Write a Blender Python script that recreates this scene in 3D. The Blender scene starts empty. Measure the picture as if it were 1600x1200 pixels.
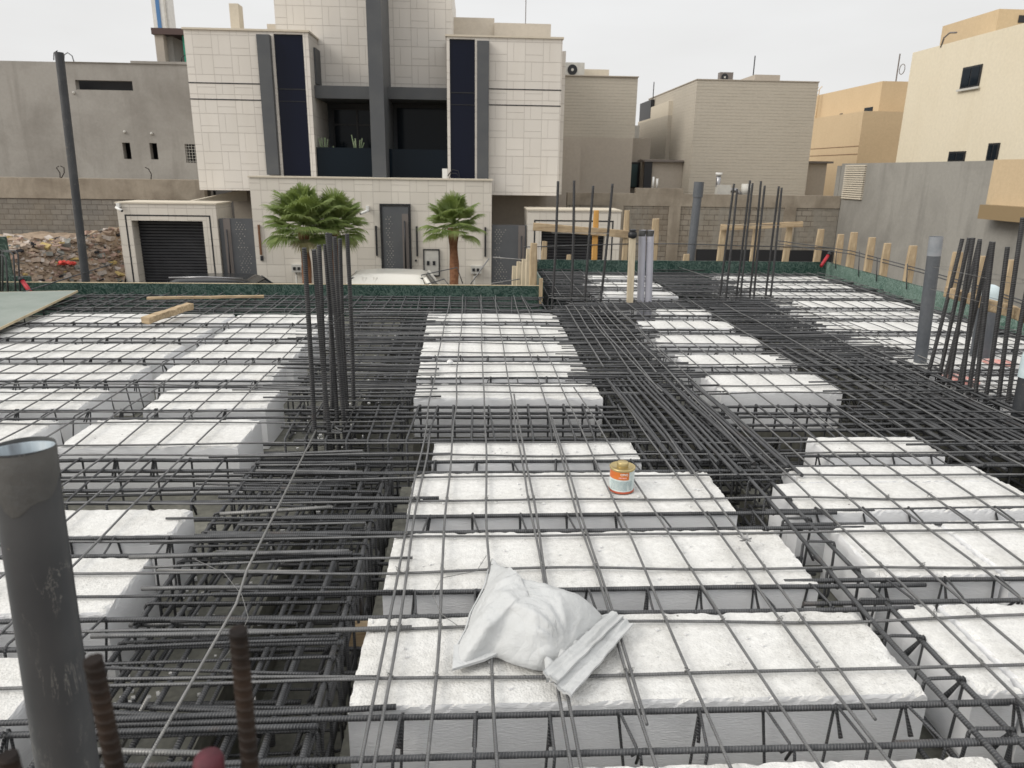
import bpy, math, random
from mathutils import Vector, Matrix, noise
random.seed(11)
R = random.Random(5)
sc = bpy.context.scene
PI = math.pi

# ------------------------------------------------------------------ camera, sky, sun, exposure
# metres; z = 0 is the top of the foam blocks, the street lies 3.5 m below
CZ, FPX, PITCH, YAW, ROLL = 1.4, 1130.0, 16.4, 3.1, -0.86
GZ = -3.5
def cam_axes():
    p, y, r = map(math.radians, (PITCH, YAW, ROLL))
    f = Vector((math.sin(y)*math.cos(p), math.cos(y)*math.cos(p), -math.sin(p)))
    rt = Vector((math.cos(y), -math.sin(y), 0)); dn = f.cross(rt)
    return rt*math.cos(r)+dn*math.sin(r), -rt*math.sin(r)+dn*math.cos(r), f
AX, AY, AZ = cam_axes()
cd = bpy.data.cameras.new('camera'); cam = bpy.data.objects.new('camera', cd); sc.collection.objects.link(cam)
m = Matrix((( AX.x, -AY.x, -AZ.x), (AX.y, -AY.y, -AZ.y), (AX.z, -AY.z, -AZ.z))).to_4x4()
m.translation = Vector((0, 0, CZ)); cam.matrix_world = m
cd.sensor_width = 36; cd.lens = FPX/1600*36; cd.clip_end = 2000; cd.clip_start = .05
cd.dof.use_dof = True; cd.dof.focus_distance = 3.6; cd.dof.aperture_fstop = 6.0
sc.camera = cam

SUN_EL, SUN_AZ = 36, -112       # azimuth from +Y towards +X
w = bpy.data.worlds.new('World'); sc.world = w; w.use_nodes = True
nt = w.node_tree; nt.nodes.clear(); L = nt.links.new
out = nt.nodes.new('ShaderNodeOutputWorld'); bg = nt.nodes.new('ShaderNodeBackground')
sky = nt.nodes.new('ShaderNodeTexSky'); sky.sky_type = 'NISHITA'; sky.sun_disc = False
sky.sun_elevation = math.radians(SUN_EL); sky.sun_rotation = math.radians(SUN_AZ); sky.dust_density = 6; sky.air_density = 1
tc = nt.nodes.new('ShaderNodeTexCoord'); mp = nt.nodes.new('ShaderNodeMapping'); mp.inputs['Scale'].default_value = (1, 1, 3.5)
nz = nt.nodes.new('ShaderNodeTexNoise'); nz.inputs['Scale'].default_value = 2.6; nz.inputs['Detail'].default_value = 7; nz.inputs['Roughness'].default_value = .5
rp = nt.nodes.new('ShaderNodeValToRGB'); rp.color_ramp.elements[0].position = .3; rp.color_ramp.elements[1].position = .72
rp.color_ramp.elements[0].color = (6.95, 6.92, 6.85, 1); rp.color_ramp.elements[1].color = (7.7, 7.72, 7.72, 1)
mx = nt.nodes.new('ShaderNodeMixRGB'); mx.inputs[0].default_value = .95
L(tc.outputs['Generated'], mp.inputs[0]); L(mp.outputs[0], nz.inputs['Vector']); L(nz.outputs[0], rp.inputs[0])
sx = nt.nodes.new('ShaderNodeSeparateXYZ'); L(tc.outputs['Generated'], sx.inputs[0])
mr = nt.nodes.new('ShaderNodeMapRange'); mr.inputs[1].default_value = .25; mr.inputs[2].default_value = .95; mr.inputs[3].default_value = 1; mr.inputs[4].default_value = 1.6
L(sx.outputs[2], mr.inputs[0])                      # an overcast sky is brightest overhead
vm = nt.nodes.new('ShaderNodeVectorMath'); vm.operation = 'SCALE'; L(rp.outputs[0], vm.inputs[0]); L(mr.outputs[0], vm.inputs[3])
L(sky.outputs[0], mx.inputs[1]); L(vm.outputs[0], mx.inputs[2]); L(mx.outputs[0], bg.inputs[0])
bg.inputs[1].default_value = .1; L(bg.outputs[0], out.inputs[0])

sd = bpy.data.lights.new('sun', 'SUN'); sd.energy = 1.6; sd.angle = math.radians(28); sd.color = (1, .955, .88)
so = bpy.data.objects.new('sun', sd); sc.collection.objects.link(so)
e, a = math.radians(SUN_EL), math.radians(SUN_AZ)
so.rotation_euler = (-Vector((math.sin(a)*math.cos(e), math.cos(a)*math.cos(e), math.sin(e)))).to_track_quat('-Z', 'Y').to_euler()
sc.view_settings.view_transform = 'Standard'; sc.view_settings.look = 'None'; sc.view_settings.exposure = .25; sc.view_settings.gamma = 1

# ------------------------------------------------------------------ mesh helpers
def at(px, py, Y=None, Z=None, X=None):     # a point of the photograph as a place in metres
    d = AX*(px-800)/FPX + AY*(py-600)/FPX + AZ
    k = Y/d.y if Y is not None else (X/d.x if X is not None else (Z-CZ)/d.z)
    return Vector((0, 0, CZ)) + d*k

class MB:
    def __init__(s): s.v = []; s.f = []; s.uv = []; s.mi = []; s.sm = []
    def face(s, idx, uv=None, mi=0, sm=False):
        s.f.append(tuple(idx)); s.uv.append(uv); s.mi.append(mi); s.sm.append(sm)
    def box(s, x0, x1, y0, y1, z0, z1, mi=0):
        n = len(s.v); s.v += [(x, y, z) for z in (z0, z1) for y in (y0, y1) for x in (x0, x1)]
        for q in ((0,2,3,1),(4,5,7,6),(0,1,5,4),(2,6,7,3),(0,4,6,2),(1,3,7,5)): s.face([n+i for i in q], None, mi)
        return s
    def obox(s, c, ax, ay, az, mi=0):         # oriented box: centre + three half-axes
        n = len(s.v); c = Vector(c)
        for k in (-1, 1):
            for j in (-1, 1):
                for i in (-1, 1): s.v.append(tuple(c+Vector(ax)*i+Vector(ay)*j+Vector(az)*k))
        for q in ((0,2,3,1),(4,5,7,6),(0,1,5,4),(2,6,7,3),(0,4,6,2),(1,3,7,5)): s.face([n+i for i in q], None, mi)
        return s
    def prism(s, poly, d, mi=0):              # polygon (3-D points) swept by vector d
        n = len(s.v); k = len(poly); d = Vector(d)
        s.v += [tuple(p) for p in poly] + [tuple(Vector(p)+d) for p in poly]
        s.face(list(range(n, n+k))[::-1], None, mi); s.face(list(range(n+k, n+2*k)), None, mi)
        for i in range(k):
            j = (i+1) % k; s.face([n+i, n+j, n+k+j, n+k+i], None, mi)
        return s
    def tube(s, pts, r, n=6, mi=0, caps=True, rf=None, closed=False):
        pts = [Vector(p) for p in pts]; N = len(pts); base = len(s.v); u = 0; us = []
        t0 = (pts[1]-pts[0]).normalized(); up = Vector((0, 0, 1)) if abs(t0.z) < .9 else Vector((1, 0, 0))
        x = t0.cross(up).normalized()
        for i, p in enumerate(pts):
            if i: u += (p-pts[i-1]).length
            us.append(u)
            t = (pts[min(i+1, N-1)]-pts[max(i-1, 0)]).normalized()
            x = (x - t*x.dot(t)).normalized(); y = t.cross(x)
            for k in range(n):
                a = 2*PI*k/n; rr = r(i/(N-1)) if callable(r) else r
                if rf: rr *= rf(u, a)
                s.v.append(tuple(p + x*(rr*math.cos(a)) + y*(rr*math.sin(a))))
        for i in range(N-1):
            for k in range(n):
                k2 = (k+1) % n; q = [base+i*n+k, base+i*n+k2, base+(i+1)*n+k2, base+(i+1)*n+k]
                s.face(q, [(us[i], k/n), (us[i], (k+1)/n), (us[i+1], (k+1)/n), (us[i+1], k/n)], mi, True)
        if caps:
            s.face([base+k for k in range(n)][::-1], None, mi); s.face([base+(N-1)*n+k for k in range(n)], None, mi)
        return s
    def lathe(s, c, prof, n=24, mi=0):        # prof: (radius, z) pairs
        base = len(s.v); c = Vector(c)
        for r, z in prof:
            for k in range(n):
                a = 2*PI*k/n; s.v.append((c.x+r*math.cos(a), c.y+r*math.sin(a), c.z+z))
        for i in range(len(prof)-1):
            for k in range(n):
                k2 = (k+1) % n; s.face([base+i*n+k, base+i*n+k2, base+(i+1)*n+k2, base+(i+1)*n+k], None, mi, True)
        return s
    def build(s, name, mats, parent=None, loc=None):
        me = bpy.data.meshes.new(name)
        o0 = parent_loc(parent) if parent is not None else (Vector(loc) if loc is not None else Vector((0, 0, 0)))
        me.from_pydata([(x-o0.x, y-o0.y, z-o0.z) for x, y, z in s.v], [], s.f)
        if any(u for u in s.uv):
            ul = me.uv_layers.new(name='UVMap'); flat = []
            for f, u in zip(s.f, s.uv):
                for c in (u or [(0, 0)]*len(f)): flat += c
            ul.data.foreach_set('uv', flat)
        mats = mats if isinstance(mats, (list, tuple)) else [mats]
        for mm in mats: me.materials.append(mm)
        me.polygons.foreach_set('material_index', s.mi); me.polygons.foreach_set('use_smooth', s.sm); me.update()
        o = bpy.data.objects.new(name, me); sc.collection.objects.link(o)
        if parent is not None: o.parent = parent
        else: o.location = o0
        return o
def parent_loc(p):
    v = Vector((0, 0, 0))
    while p is not None: v += p.location; p = p.parent
    return v
def tag(o, label=None, cat=None, group=None, kind=None):
    if label: o['label'] = label
    if cat: o['category'] = cat
    if group: o['group'] = group
    if kind: o['kind'] = kind
    return o
def thing(name, label, cat, loc, group=None):
    o = bpy.data.objects.new(name, None); sc.collection.objects.link(o); o.location = loc; o.empty_display_size = .1
    return tag(o, label, cat, group)
def bx(name, mt, parent, *b): return MB().box(*b).build(name, mt, parent)
def copy_of(o, parent, loc):
    c = o.copy(); sc.collection.objects.link(c); c.parent = parent; c.location = loc; return c

# ------------------------------------------------------------------ material helpers
class NT:
    def __init__(s, name):
        s.m = bpy.data.materials.new(name); s.m.use_nodes = True; s.t = s.m.node_tree; s.t.nodes.clear()
        s.out = s.n('OutputMaterial'); s.b = s.n('BsdfPrincipled'); s.l(s.b.outputs[0], s.out.inputs[0])
        s.tc = s.n('TexCoord'); s.obj = s.tc.outputs['Object']
    def n(s, k, **kw):
        o = s.t.nodes.new('ShaderNode'+k)
        for a, v in kw.items(): setattr(o, a, v)
        return o
    def l(s, a, b): s.t.links.new(a, b)
    def put(s, inp, v):
        if hasattr(v, 'is_linked') or hasattr(v, 'links'): s.l(v, inp)
        elif isinstance(v, tuple) and len(v) == 3 and inp.type == 'RGBA': inp.default_value = (*v, 1)
        else: inp.default_value = v
    def math(s, op, a, b=0., c=0.):
        o = s.n('Math', operation=op)
        for i, v in enumerate((a, b, c)): s.put(o.inputs[i], v)
        return o.outputs[0]
    def noise(s, scale, detail=4, rough=.55, vec=None, dist=0):
        o = s.n('TexNoise'); s.l(vec or s.obj, o.inputs['Vector'])
        o.inputs['Scale'].default_value = scale; o.inputs['Detail'].default_value = detail; o.inputs['Roughness'].default_value = rough; o.inputs['Distortion'].default_value = dist
        return o.outputs[0]
    def ramp(s, v, p0, p1, c0=0., c1=1.):
        o = s.n('MapRange'); s.put(o.inputs[0], v)
        for i, q in zip((1, 2, 3, 4), (p0, p1, c0, c1)): o.inputs[i].default_value = q
        return o.outputs[0]
    def mix(s, f, a, b, mode='MIX'):
        o = s.n('MixRGB', blend_type=mode); s.put(o.inputs[0], f); s.put(o.inputs[1], a); s.put(o.inputs[2], b); return o.outputs[0]
    def xyz(s, v=None):
        o = s.n('SeparateXYZ'); s.l(v or s.obj, o.inputs[0]); return o.outputs
    def comb(s, x, y, z=0.):
        o = s.n('CombineXYZ'); [s.put(i, v) for i, v in zip(o.inputs, (x, y, z))]; return o.outputs[0]
    def mapping(s, scale, vec=None):
        o = s.n('Mapping'); o.inputs['Scale'].default_value = scale; s.l(vec or s.obj, o.inputs[0]); return o.outputs[0]
    def bump(s, h, dist, strength=1., prev=None):
        o = s.n('Bump'); s.put(o.inputs['Height'], h); o.inputs['Distance'].default_value = dist; o.inputs['Strength'].default_value = strength
        if prev is not None: s.l(prev, o.inputs['Normal'])
        return o.outputs[0]
    def fin(s, col, rough=.7, metal=0., normal=None, spec=.5):
        s.put(s.b.inputs['Base Color'], col); s.put(s.b.inputs['Roughness'], rough); s.put(s.b.inputs['Metallic'], metal)
        s.b.inputs['Specular IOR Level'].default_value = spec
        if normal is not None: s.l(normal, s.b.inputs['Normal'])
        return s.m
def stuffmat(name, c1, c2=None, scale=4, rough=.7, metal=0., bump=.0, bscale=40, p=(.35, .65), grain=0., spec=.4, stretch=None):
    n = NT(name); vec = n.mapping(stretch) if stretch else None
    col = c1 if c2 is None else n.mix(n.ramp(n.noise(scale, 6, vec=vec), *p), c1, c2)
    if grain: col = n.mix(1., col, n.ramp(n.noise(bscale*1.7, 3, vec=vec), .3, .7, 1-grain, 1+grain*.4), 'MULTIPLY')
    nm = n.bump(n.noise(bscale, 5, vec=vec), bump) if bump else None
    return n.fin(col, rough, metal, nm, spec)

# foam: beaded white polystyrene with a scuffed crust
def foam_mat():
    n = NT('white foam')
    dirt = n.ramp(n.noise(3.2, 9, .72), .42, .72)
    col = n.mix(n.math('MULTIPLY', dirt, .55), (.72, .715, .695), (.50, .485, .445))
    sc2 = n.ramp(n.noise(9, 6, .7, dist=1.5), .55, .7)
    col = n.mix(n.math('MULTIPLY', sc2, .3), col, (.50, .49, .46))
    vo = n.n('TexVoronoi'); vo.inputs['Scale'].default_value = 150; n.l(n.obj, vo.inputs['Vector'])
    speck = n.n('TexVoronoi'); speck.inputs['Scale'].default_value = 9; n.l(n.obj, speck.inputs['Vector'])
    col = n.mix(n.ramp(speck.outputs['Distance'], .045, .03), col, (.12, .11, .1))
    pits = n.ramp(n.noise(170, 4, .75), .54, .66); patch = n.ramp(n.noise(6, 4, .6), .38, .6, .2, 1.0)
    col = n.mix(n.math('MULTIPLY', pits, n.math('MULTIPLY', patch, .8)), col, (.33, .32, .30))
    col = n.mix(1., col, n.ramp(n.noise(38, 6, .7), .35, .65, .86, 1.04), 'MULTIPLY')
    scr = n.ramp(n.math('ABSOLUTE', n.math('SUBTRACT', n.noise(11, 5, .7, dist=2.5), .5)), .012, .004)
    col = n.mix(n.math('MULTIPLY', scr, n.ramp(n.noise(3, 2), .5, .65, 0, .4)), col, (.36, .34, .31))
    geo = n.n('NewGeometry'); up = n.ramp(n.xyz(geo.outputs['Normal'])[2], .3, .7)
    col = n.mix(up, (.76, .765, .775), col)  # sides cleaner than the top, and painted paler to lift their shaded tone
    b1 = n.bump(n.noise(95, 8, .75), .0016); b2 = n.bump(vo.outputs['Distance'], .0022, 1, b1)
    side = n.bump(n.noise(60, 3, .5, vec=n.mapping((1, 1, 4))), .002)
    mixn = n.n('Mix', data_type='VECTOR'); n.l(up, mixn.inputs[0]); n.l(side, mixn.inputs[4]); n.l(b2, mixn.inputs[5])
    return n.fin(col, .75, 0, mixn.outputs[1], .25)
def rebar_mat(name, c1, c2, rough=.5, rib=.0085, rust=.35, metal=.45, hl=.3):
    n = NT(name); uv = n.xyz(n.tc.outputs['UV'])
    ph = n.math('ADD', n.math('MULTIPLY', uv[0], 2*PI/rib), n.math('MULTIPLY', uv[1], 2*PI))
    s = n.math('SINE', ph)
    h = n.math('MAXIMUM', s, 0.)
    col = n.mix(n.ramp(n.noise(14, 5, .6), .4, .7), c1, c2)
    col = n.mix(n.math('MULTIPLY', n.ramp(n.noise(5, 6, .7), .6, .75), rust), col, (.13, .075, .045))
    col = n.mix(n.math('MULTIPLY', h, hl), col, (.26, .26, .26))
    return n.fin(col, rough, metal, n.bump(h, .0014), .5)
def facade_mat(name, c, cell=.61, zc=.61, tint=.05):
    # stone panels in a basket weave: alternate cells are split upright and level
    n = NT(name); p = n.xyz(); xx = n.math('ADD', p[0], p[1])
    u = n.math('DIVIDE', n.math('ADD', xx, 100.), cell); v = n.math('DIVIDE', n.math('ADD', p[2], 100.13), zc)
    fu, fv = n.math('FRACT', u), n.math('FRACT', v); iu, iv = n.math('FLOOR', u), n.math('FLOOR', v)
    par = n.math('MODULO', n.math('ADD', iu, iv), 2.)
    def line(f, at_, wd):
        return n.math('LESS_THAN', n.math('ABSOLUTE', n.math('SUBTRACT', f, at_)), wd)
    lw = .013
    edge = n.math('MAXIMUM', n.math('MAXIMUM', line(fu, 0, lw), line(fu, 1, lw)), n.math('MAXIMUM', line(fv, 0, lw), line(fv, 1, lw)))
    inv = n.math('MULTIPLY', par, line(fu, .36, lw*.7))
    inh = n.math('MULTIPLY', n.math('SUBTRACT', 1., par), line(fv, .36, lw*.8))
    ln = n.math('MINIMUM', n.math('MAXIMUM', edge, n.math('MAXIMUM', inv, inh)), 1.)
    wn = n.n('TexWhiteNoise'); n.l(n.comb(iu, iv, 1.), wn.inputs['Vector'])
    col = n.mix(1., c, n.ramp(wn.outputs['Value'], 0, 1, 1-tint, 1+tint*.3), 'MULTIPLY')
    col = n.mix(n.math('MULTIPLY', n.ramp(n.noise(.5, 6, vec=n.mapping((2.5, 2.5, .5))), .45, .75), .22), col, (c[0]*.72, c[1]*.69, c[2]*.64))
    col = n.mix(n.math('MULTIPLY', ln, .36), col, (.25, .22, .19))
    return n.fin(col, .6, 0, n.bump(n.math('SUBTRACT', 1., ln), .006), .35)
def block_mat(name, c1, c2, mortar, bw=.4, bh=.2, stain=(.2, .17, .13), plaster=None):
    n = NT(name); p = n.xyz(); v = n.comb(n.math('ADD', p[0], p[1]), p[2])
    b = n.n('TexBrick'); n.l(v, b.inputs['Vector']); b.inputs['Scale'].default_value = 1
    b.inputs['Color1'].default_value = (*c1, 1); b.inputs['Color2'].default_value = (*c2, 1); b.inputs['Mortar'].default_value = (*mortar, 1)
    b.inputs['Mortar Size'].default_value = .012; b.inputs['Brick Width'].default_value = bw; b.inputs['Row Height'].default_value = bh
    col = n.mix(n.math('MULTIPLY', n.ramp(n.noise(.45, 7, .6), .4, .68), .75), b.outputs[0], stain)
    if plaster: col = n.mix(n.ramp(n.noise(.5, 6, .65, vec=n.mapping((1.4, 1, .5))), .47, .55), col, plaster)
    col = n.mix(1., col, n.ramp(n.noise(6, 6, .7), .3, .7, .82, 1.1), 'MULTIPLY')
    return n.fin(col, .9, 0, n.bump(n.math('ADD', b.outputs['Fac'], n.noise(20, 5)), -.006), .2)
def plaster_mat(name, c, stain, line=0., amt=.6, sc=.35):
    n = NT(name)
    col = n.mix(n.math('MULTIPLY', n.ramp(n.noise(sc, 8, .62, dist=.4), .42, .68), amt), c, stain)
    col = n.mix(n.math('MULTIPLY', n.ramp(n.noise(.9, 5, .6, vec=n.mapping((2.2, 2.2, .25))), .52, .7), amt*.6), col, stain)
    col = n.mix(1., col, n.ramp(n.noise(9, 6, .7), .3, .7, .93, 1.05), 'MULTIPLY')
    nm = n.bump(n.noise(25, 5), .004)
    if line:
        p = n.xyz(); f = n.math('FRACT', n.math('DIVIDE', n.math('ADD', p[2], 50.), line)); wn = n.noise(1.2, 4, vec=n.mapping((1, 1, 9)))
        lm = n.math('MULTIPLY', n.math('LESS_THAN', f, .16), n.ramp(wn, .3, .6, .15, .8))
        col = n.mix(n.math('MULTIPLY', lm, .17), col, tuple(q*.55 for q in c)); nm = n.bump(lm, -.01)
    return n.fin(col, .85, 0, nm, .2)
def wood_mat(name, c1, c2, axis=0):
    n = NT(name); s = [14, 14, 14]; s[axis] = 1.2
    g = n.noise(3, 6, .6, vec=n.mapping(tuple(s)), dist=.8)
    col = n.mix(n.ramp(g, .35, .68), c1, c2)
    col = n.mix(n.math('MULTIPLY', n.ramp(n.noise(4, 5), .55, .75), .5), col, tuple(q*.35 for q in c1))
    return n.fin(col, .85, 0, n.bump(g, .006), .2)
def ply_mat(ca=(.006, .030, .022), cb=(.018, .052, .040), am=.35, sc_=7):
    n = NT('green film plywood')
    wv = n.noise(sc_, 5, .6, dist=3.5); l1 = n.ramp(n.math('ABSOLUTE', n.math('SUBTRACT', wv, .5)), .05, .015)
    col = n.mix(n.ramp(n.noise(2.2, 5), .35, .7), ca, cb)
    col = n.mix(n.math('MULTIPLY', l1, am), col, (.24, .32, .28))
    return n.fin(col, .38, 0, None, .5)

M = {}
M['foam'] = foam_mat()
M['rebar'] = rebar_mat('dark ribbed steel', (.050, .052, .056), (.088, .090, .095))
M['dark'] = rebar_mat('dark upright steel', (.028, .028, .03), (.05, .05, .052), rib=.011, rust=.25, rough=.55)
M['thin'] = rebar_mat('grey thin steel', (.125, .127, .13), (.19, .19, .19), rough=.45, rib=.008, rust=.2)
M['bright'] = rebar_mat('pale thin steel', (.20, .20, .195), (.28, .275, .265), rough=.45, rib=.008, rust=.1)
M['rust'] = rebar_mat('rusty ribbed steel', (.018, .015, .014), (.04, .028, .022), rough=.85, rib=.012, rust=.4, metal=.1, hl=.06)
M['rust'].node_tree.nodes['Principled BSDF'].inputs['Specular IOR Level'].default_value = .12
M['tie'] = stuffmat('tie wire', (.30, .30, .29), None, rough=.4, metal=.7)
M['stone'] = facade_mat('cream stone panels', (.69, .655, .605))
M['stone_side'] = facade_mat('cream stone panels of the wall', (.645, .605, .54), tint=.08)
M['taupe'] = plaster_mat('taupe render', (.43, .385, .33), (.385, .34, .285), amt=.4)
M['taupe_lines'] = plaster_mat('taupe ribbed render', (.475, .435, .37), (.42, .385, .325), line=.13, amt=.4)
M['pent'] = plaster_mat('pale beige render', (.56, .51, .44), (.50, .455, .39), amt=.3)
M['sand'] = plaster_mat('sand render', (.60, .545, .45), (.55, .49, .40), amt=.3)
M['tan'] = plaster_mat('tan render', (.57, .445, .29), (.50, .385, .245), amt=.45)
M['yellow'] = plaster_mat('pale yellow render', (.70, .635, .50), (.62, .545, .405), amt=.4, sc=.2)
M['cement'] = plaster_mat('bare cement', (.345, .33, .305), (.22, .205, .185), amt=.8)
M['cement_wall'] = plaster_mat('bare cement wall', (.31, .30, .275), (.19, .183, .168), amt=.8, sc=.3)
M['blocks'] = block_mat('grey blockwork', (.19, .18, .165), (.25, .235, .21), (.13, .12, .105))
M['blocks_tan'] = block_mat('sandy blockwork', (.25, .225, .185), (.31, .28, .235), (.14, .12, .1), plaster=(.27, .25, .215), stain=(.19, .15, .11))
M['concrete'] = plaster_mat('stained concrete band', (.33, .29, .235), (.19, .16, .125), amt=.9, sc=.8)
M['char'] = stuffmat('charcoal cladding', (.075, .08, .088), (.09, .095, .10), 1.5, .5, bump=.001)
M['char_dark'] = stuffmat('black metal', (.018, .019, .022), None, rough=.45)
M['glass'] = NT('dark blue glass').fin((.004, .006, .018), .06, 0, None, .18)
M['glass2'] = NT('dark glass').fin((.005, .010, .016), .09, 0, None, .14)
M['greenglass'] = NT('teal pane').fin((.07, .11, .115), .15, 0, None, .5)
M['shutter'] = stuffmat('black shutter', (.025, .026, .03), (.035, .036, .04), 3, .45)
M['gate'] = stuffmat('grey gate', (.085, .09, .098), (.10, .105, .112), 2, .45)
M['gatehole'] = stuffmat('pale light through cutouts', (.42, .40, .36), None, rough=.7)
M['bronze'] = stuffmat('grey bronze', (.17, .15, .14), None, rough=.5)
M['rustbrown'] = stuffmat('brown lamp strip', (.16, .075, .035), None, rough=.5)
M['white'] = stuffmat('white plastic', (.72, .72, .70), (.62, .62, .60), 5, .45)
M['offwhite'] = stuffmat('offwhite box', (.55, .54, .50), (.47, .46, .43), 5, .6)
M['pvc'] = stuffmat('grey pipe', (.085, .094, .106), (.125, .132, .142), 3, .45, bump=.0006, bscale=25, grain=.12, p=(.3, .75))
M['pvc_plain'] = stuffmat('dark grey pipe', (.030, .033, .038), (.055, .058, .062), 5, .5, bump=.0008, bscale=30, grain=.2, p=(.35, .8), stretch=(1.5, 1.5, .6))
def scuffed():
    n = NT('scuffed slate pipe'); v = n.mapping((6, 6, 1.2))
    col = n.mix(n.ramp(n.noise(5, 5), .35, .8), (.030, .033, .038), (.055, .058, .062))
    sc_ = n.ramp(n.math('ABSOLUTE', n.math('SUBTRACT', n.noise(3.2, 6, .7, vec=v, dist=1.2), .5)), .010, .003)
    col = n.mix(n.math('MULTIPLY', sc_, n.ramp(n.noise(9, 3), .5, .62, 0, .6)), col, (.22, .215, .20))
    col = n.mix(n.math('MULTIPLY', n.ramp(n.noise(24, 4, .7), .66, .72), .5), col, (.26, .22, .16))
    return n.fin(col, .48, 0, n.bump(n.noise(30, 4), .0006), .5)
M['pvc_dark'] = scuffed()
M['tape'] = stuffmat('grey tape', (.052, .053, .053), (.095, .095, .093), 9, .5, bump=.004, bscale=22)
M['bore'] = stuffmat('pale pipe lining', (.36, .42, .46), (.16, .18, .20), 16, .4, p=(.45, .62), stretch=(1.4, 1.4, .12))
M['capblue'] = stuffmat('pale blue plastic', (.55, .64, .66), (.48, .57, .60), 12, .5, bump=.004, bscale=14)
M['pvcwhite'] = stuffmat('lilac white pipe', (.47, .47, .52), (.42, .42, .47), 4, .4)
M['wood'] = wood_mat('raw pine', (.34, .25, .155), (.50, .40, .265), 2)
M['woodx'] = wood_mat('raw pine sawn', (.32, .23, .14), (.52, .41, .27), 0)
M['woodold'] = wood_mat('pale old timber', (.50, .42, .30), (.62, .54, .40), 2)
M['woodorange'] = wood_mat('orange timber', (.50, .26, .07), (.58, .33, .11), 2)
M['woodedge'] = wood_mat('plywood edge', (.50, .42, .28), (.60, .50, .34), 0)
M['ply'] = ply_mat()
M['ply_pale'] = ply_mat((.06, .12, .095), (.13, .20, .165), 1., 9)
M['plysheet'] = stuffmat('grey green dusty plywood', (.20, .235, .205), (.26, .29, .26), 2.5, .65, bump=.001, bscale=60, grain=.15)
M['deck'] = stuffmat('dusty formwork', (.11, .11, .09), (.24, .235, .20), 2.6, .6, bump=.003, bscale=20, grain=.3, p=(.3, .7))
M['drop'] = stuffmat('dark formwork', (.03, .032, .03), (.06, .06, .055), 3, .7, bump=.003, bscale=20, grain=.3)
M['red'] = stuffmat('red paint', (.42, .02, .03), (.30, .02, .03), 12, .5)
M['redmark'] = stuffmat('faded red paint', (.62, .20, .17), (.70, .5, .45), 30, .8, p=(.4, .6))
M['bag'] = None
M['ground'] = stuffmat('sandy ground', (.36, .28, .19), (.27, .21, .15), .6, .95, bump=.05, bscale=3)
M['asphalt'] = stuffmat('asphalt', (.06, .058, .055), (.085, .08, .075), 1, .9, bump=.004, bscale=40)
M['carwhite'] = NT('white car paint').fin((.74, .72, .66), .3, 0, None, .5)
M['carblack'] = NT('black car paint').fin((.018, .02, .022), .18, 0, None, .5)
M['tyre'] = stuffmat('rubber', (.02, .02, .02), None, rough=.9)
M['rim'] = stuffmat('alloy', (.35, .35, .36), None, rough=.35, metal=.8)
M['frond'] = None
M['trunk'] = stuffmat('palm bark', (.17, .075, .04), (.26, .13, .07), 9, .95, bump=.04, bscale=12)

# ------------------------------------------------------------------ the setting
def struct(name, mb, mt): return tag(mb.build(name, mt), kind='structure')
struct('ground', MB().box(-400, 400, -300, 700, GZ-.5, GZ), M['ground'])
struct('road', MB().box(-60, 60, 13.5, 24.2, GZ-.1, GZ+.004), M['asphalt'])
struct('pavement', MB().box(-11.9, 13.9, 24.2, 25.2, GZ-.1, GZ+.14), M['concrete'])

# rubble heap on the empty plot
def heap_z(x, y):
    t = (x+20)/8.6; base = GZ + 1.75 + .55*math.sin(t*2.4+.6) + 1.15*max(0, (min(x, -11.7)+14.3)/3.0)
    y_ = 19.5+4.0*min(1, max(0, (x+14)/2.0)); f = min(1, max(0, (y-y_)/3.2)); g = min(1, max(0, (x+23)/2))
    return GZ + (base-GZ)*f*g + .16*noise.noise(Vector((x*1.1, y*1.1, 0))) + .10*noise.noise(Vector((x*3, y*3, 4)))
mb = MB(); nx, ny = 80, 64
for j in range(ny+1):
    for i in range(nx+1):
        x = -23+11.27*i/nx; y = 19.5+10.4*j/ny; mb.v.append((x, y, heap_z(x, y)))
for j in range(ny):
    for i in range(nx): k = j*(nx+1)+i; mb.face([k, k+1, k+nx+2, k+nx+1])
cols = [(.36, .275, .20), (.43, .345, .275), (.27, .20, .15), (.52, .46, .41), (.38, .265, .215), (.55, .1, .07), (.05, .12, .15), (.03, .03, .035), (.22, .22, .2), (.5, .38, .16)]
cm = [stuffmat('debris %s' % c, cc, tuple(q*.75 for q in cc), 6, .95, bump=.02, bscale=9) for c, cc in zip('soil sand brick plaster clay scarlet teal soot cement straw'.split(), cols)]
for k in range(11000):
    x = R.uniform(-22, -11.8) if k%4 else R.uniform(-14.5, -11.8); y = R.uniform(20.2, 27.5); z = heap_z(x, y); s = R.choice((.03, .04, .05, .07, .09, .14)) * (1.5 if R.random() < .04 else 1)
    q = Matrix.Rotation(R.uniform(0, 6.3), 3, 'Z') @ Matrix.Rotation(R.uniform(-.5, .5), 3, 'X') @ Matrix.Rotation(R.uniform(-.4, .4), 3, 'Y')
    mi = R.choices(range(10), (5, 7, 6, 6, 4, .12, .12, 1.2, 4, .8))[0]
    if R.random() < .3: mb.tube([Vector((x, y, z))-q@Vector((s*1.6, 0, 0)), Vector((x, y, z+s*.1))+q@Vector((s*1.6, 0, 0))], s*.10, 4, mi)
    else: mb.obox((x, y, z+s*.12), q@Vector((s, 0, 0)), q@Vector((0, s*R.uniform(.3, .9), 0)), q@Vector((0, 0, s*R.uniform(.12, .5))), mi)
tag(mb.build('rubble', cm), 'heap of brown and grey demolition rubble on the empty plot', 'rubble', kind='stuff')
t = thing('fabric_bundle', 'bright red rag lying on the rubble heap', 'rag', at(105, 412, Y=23.4))
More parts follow.
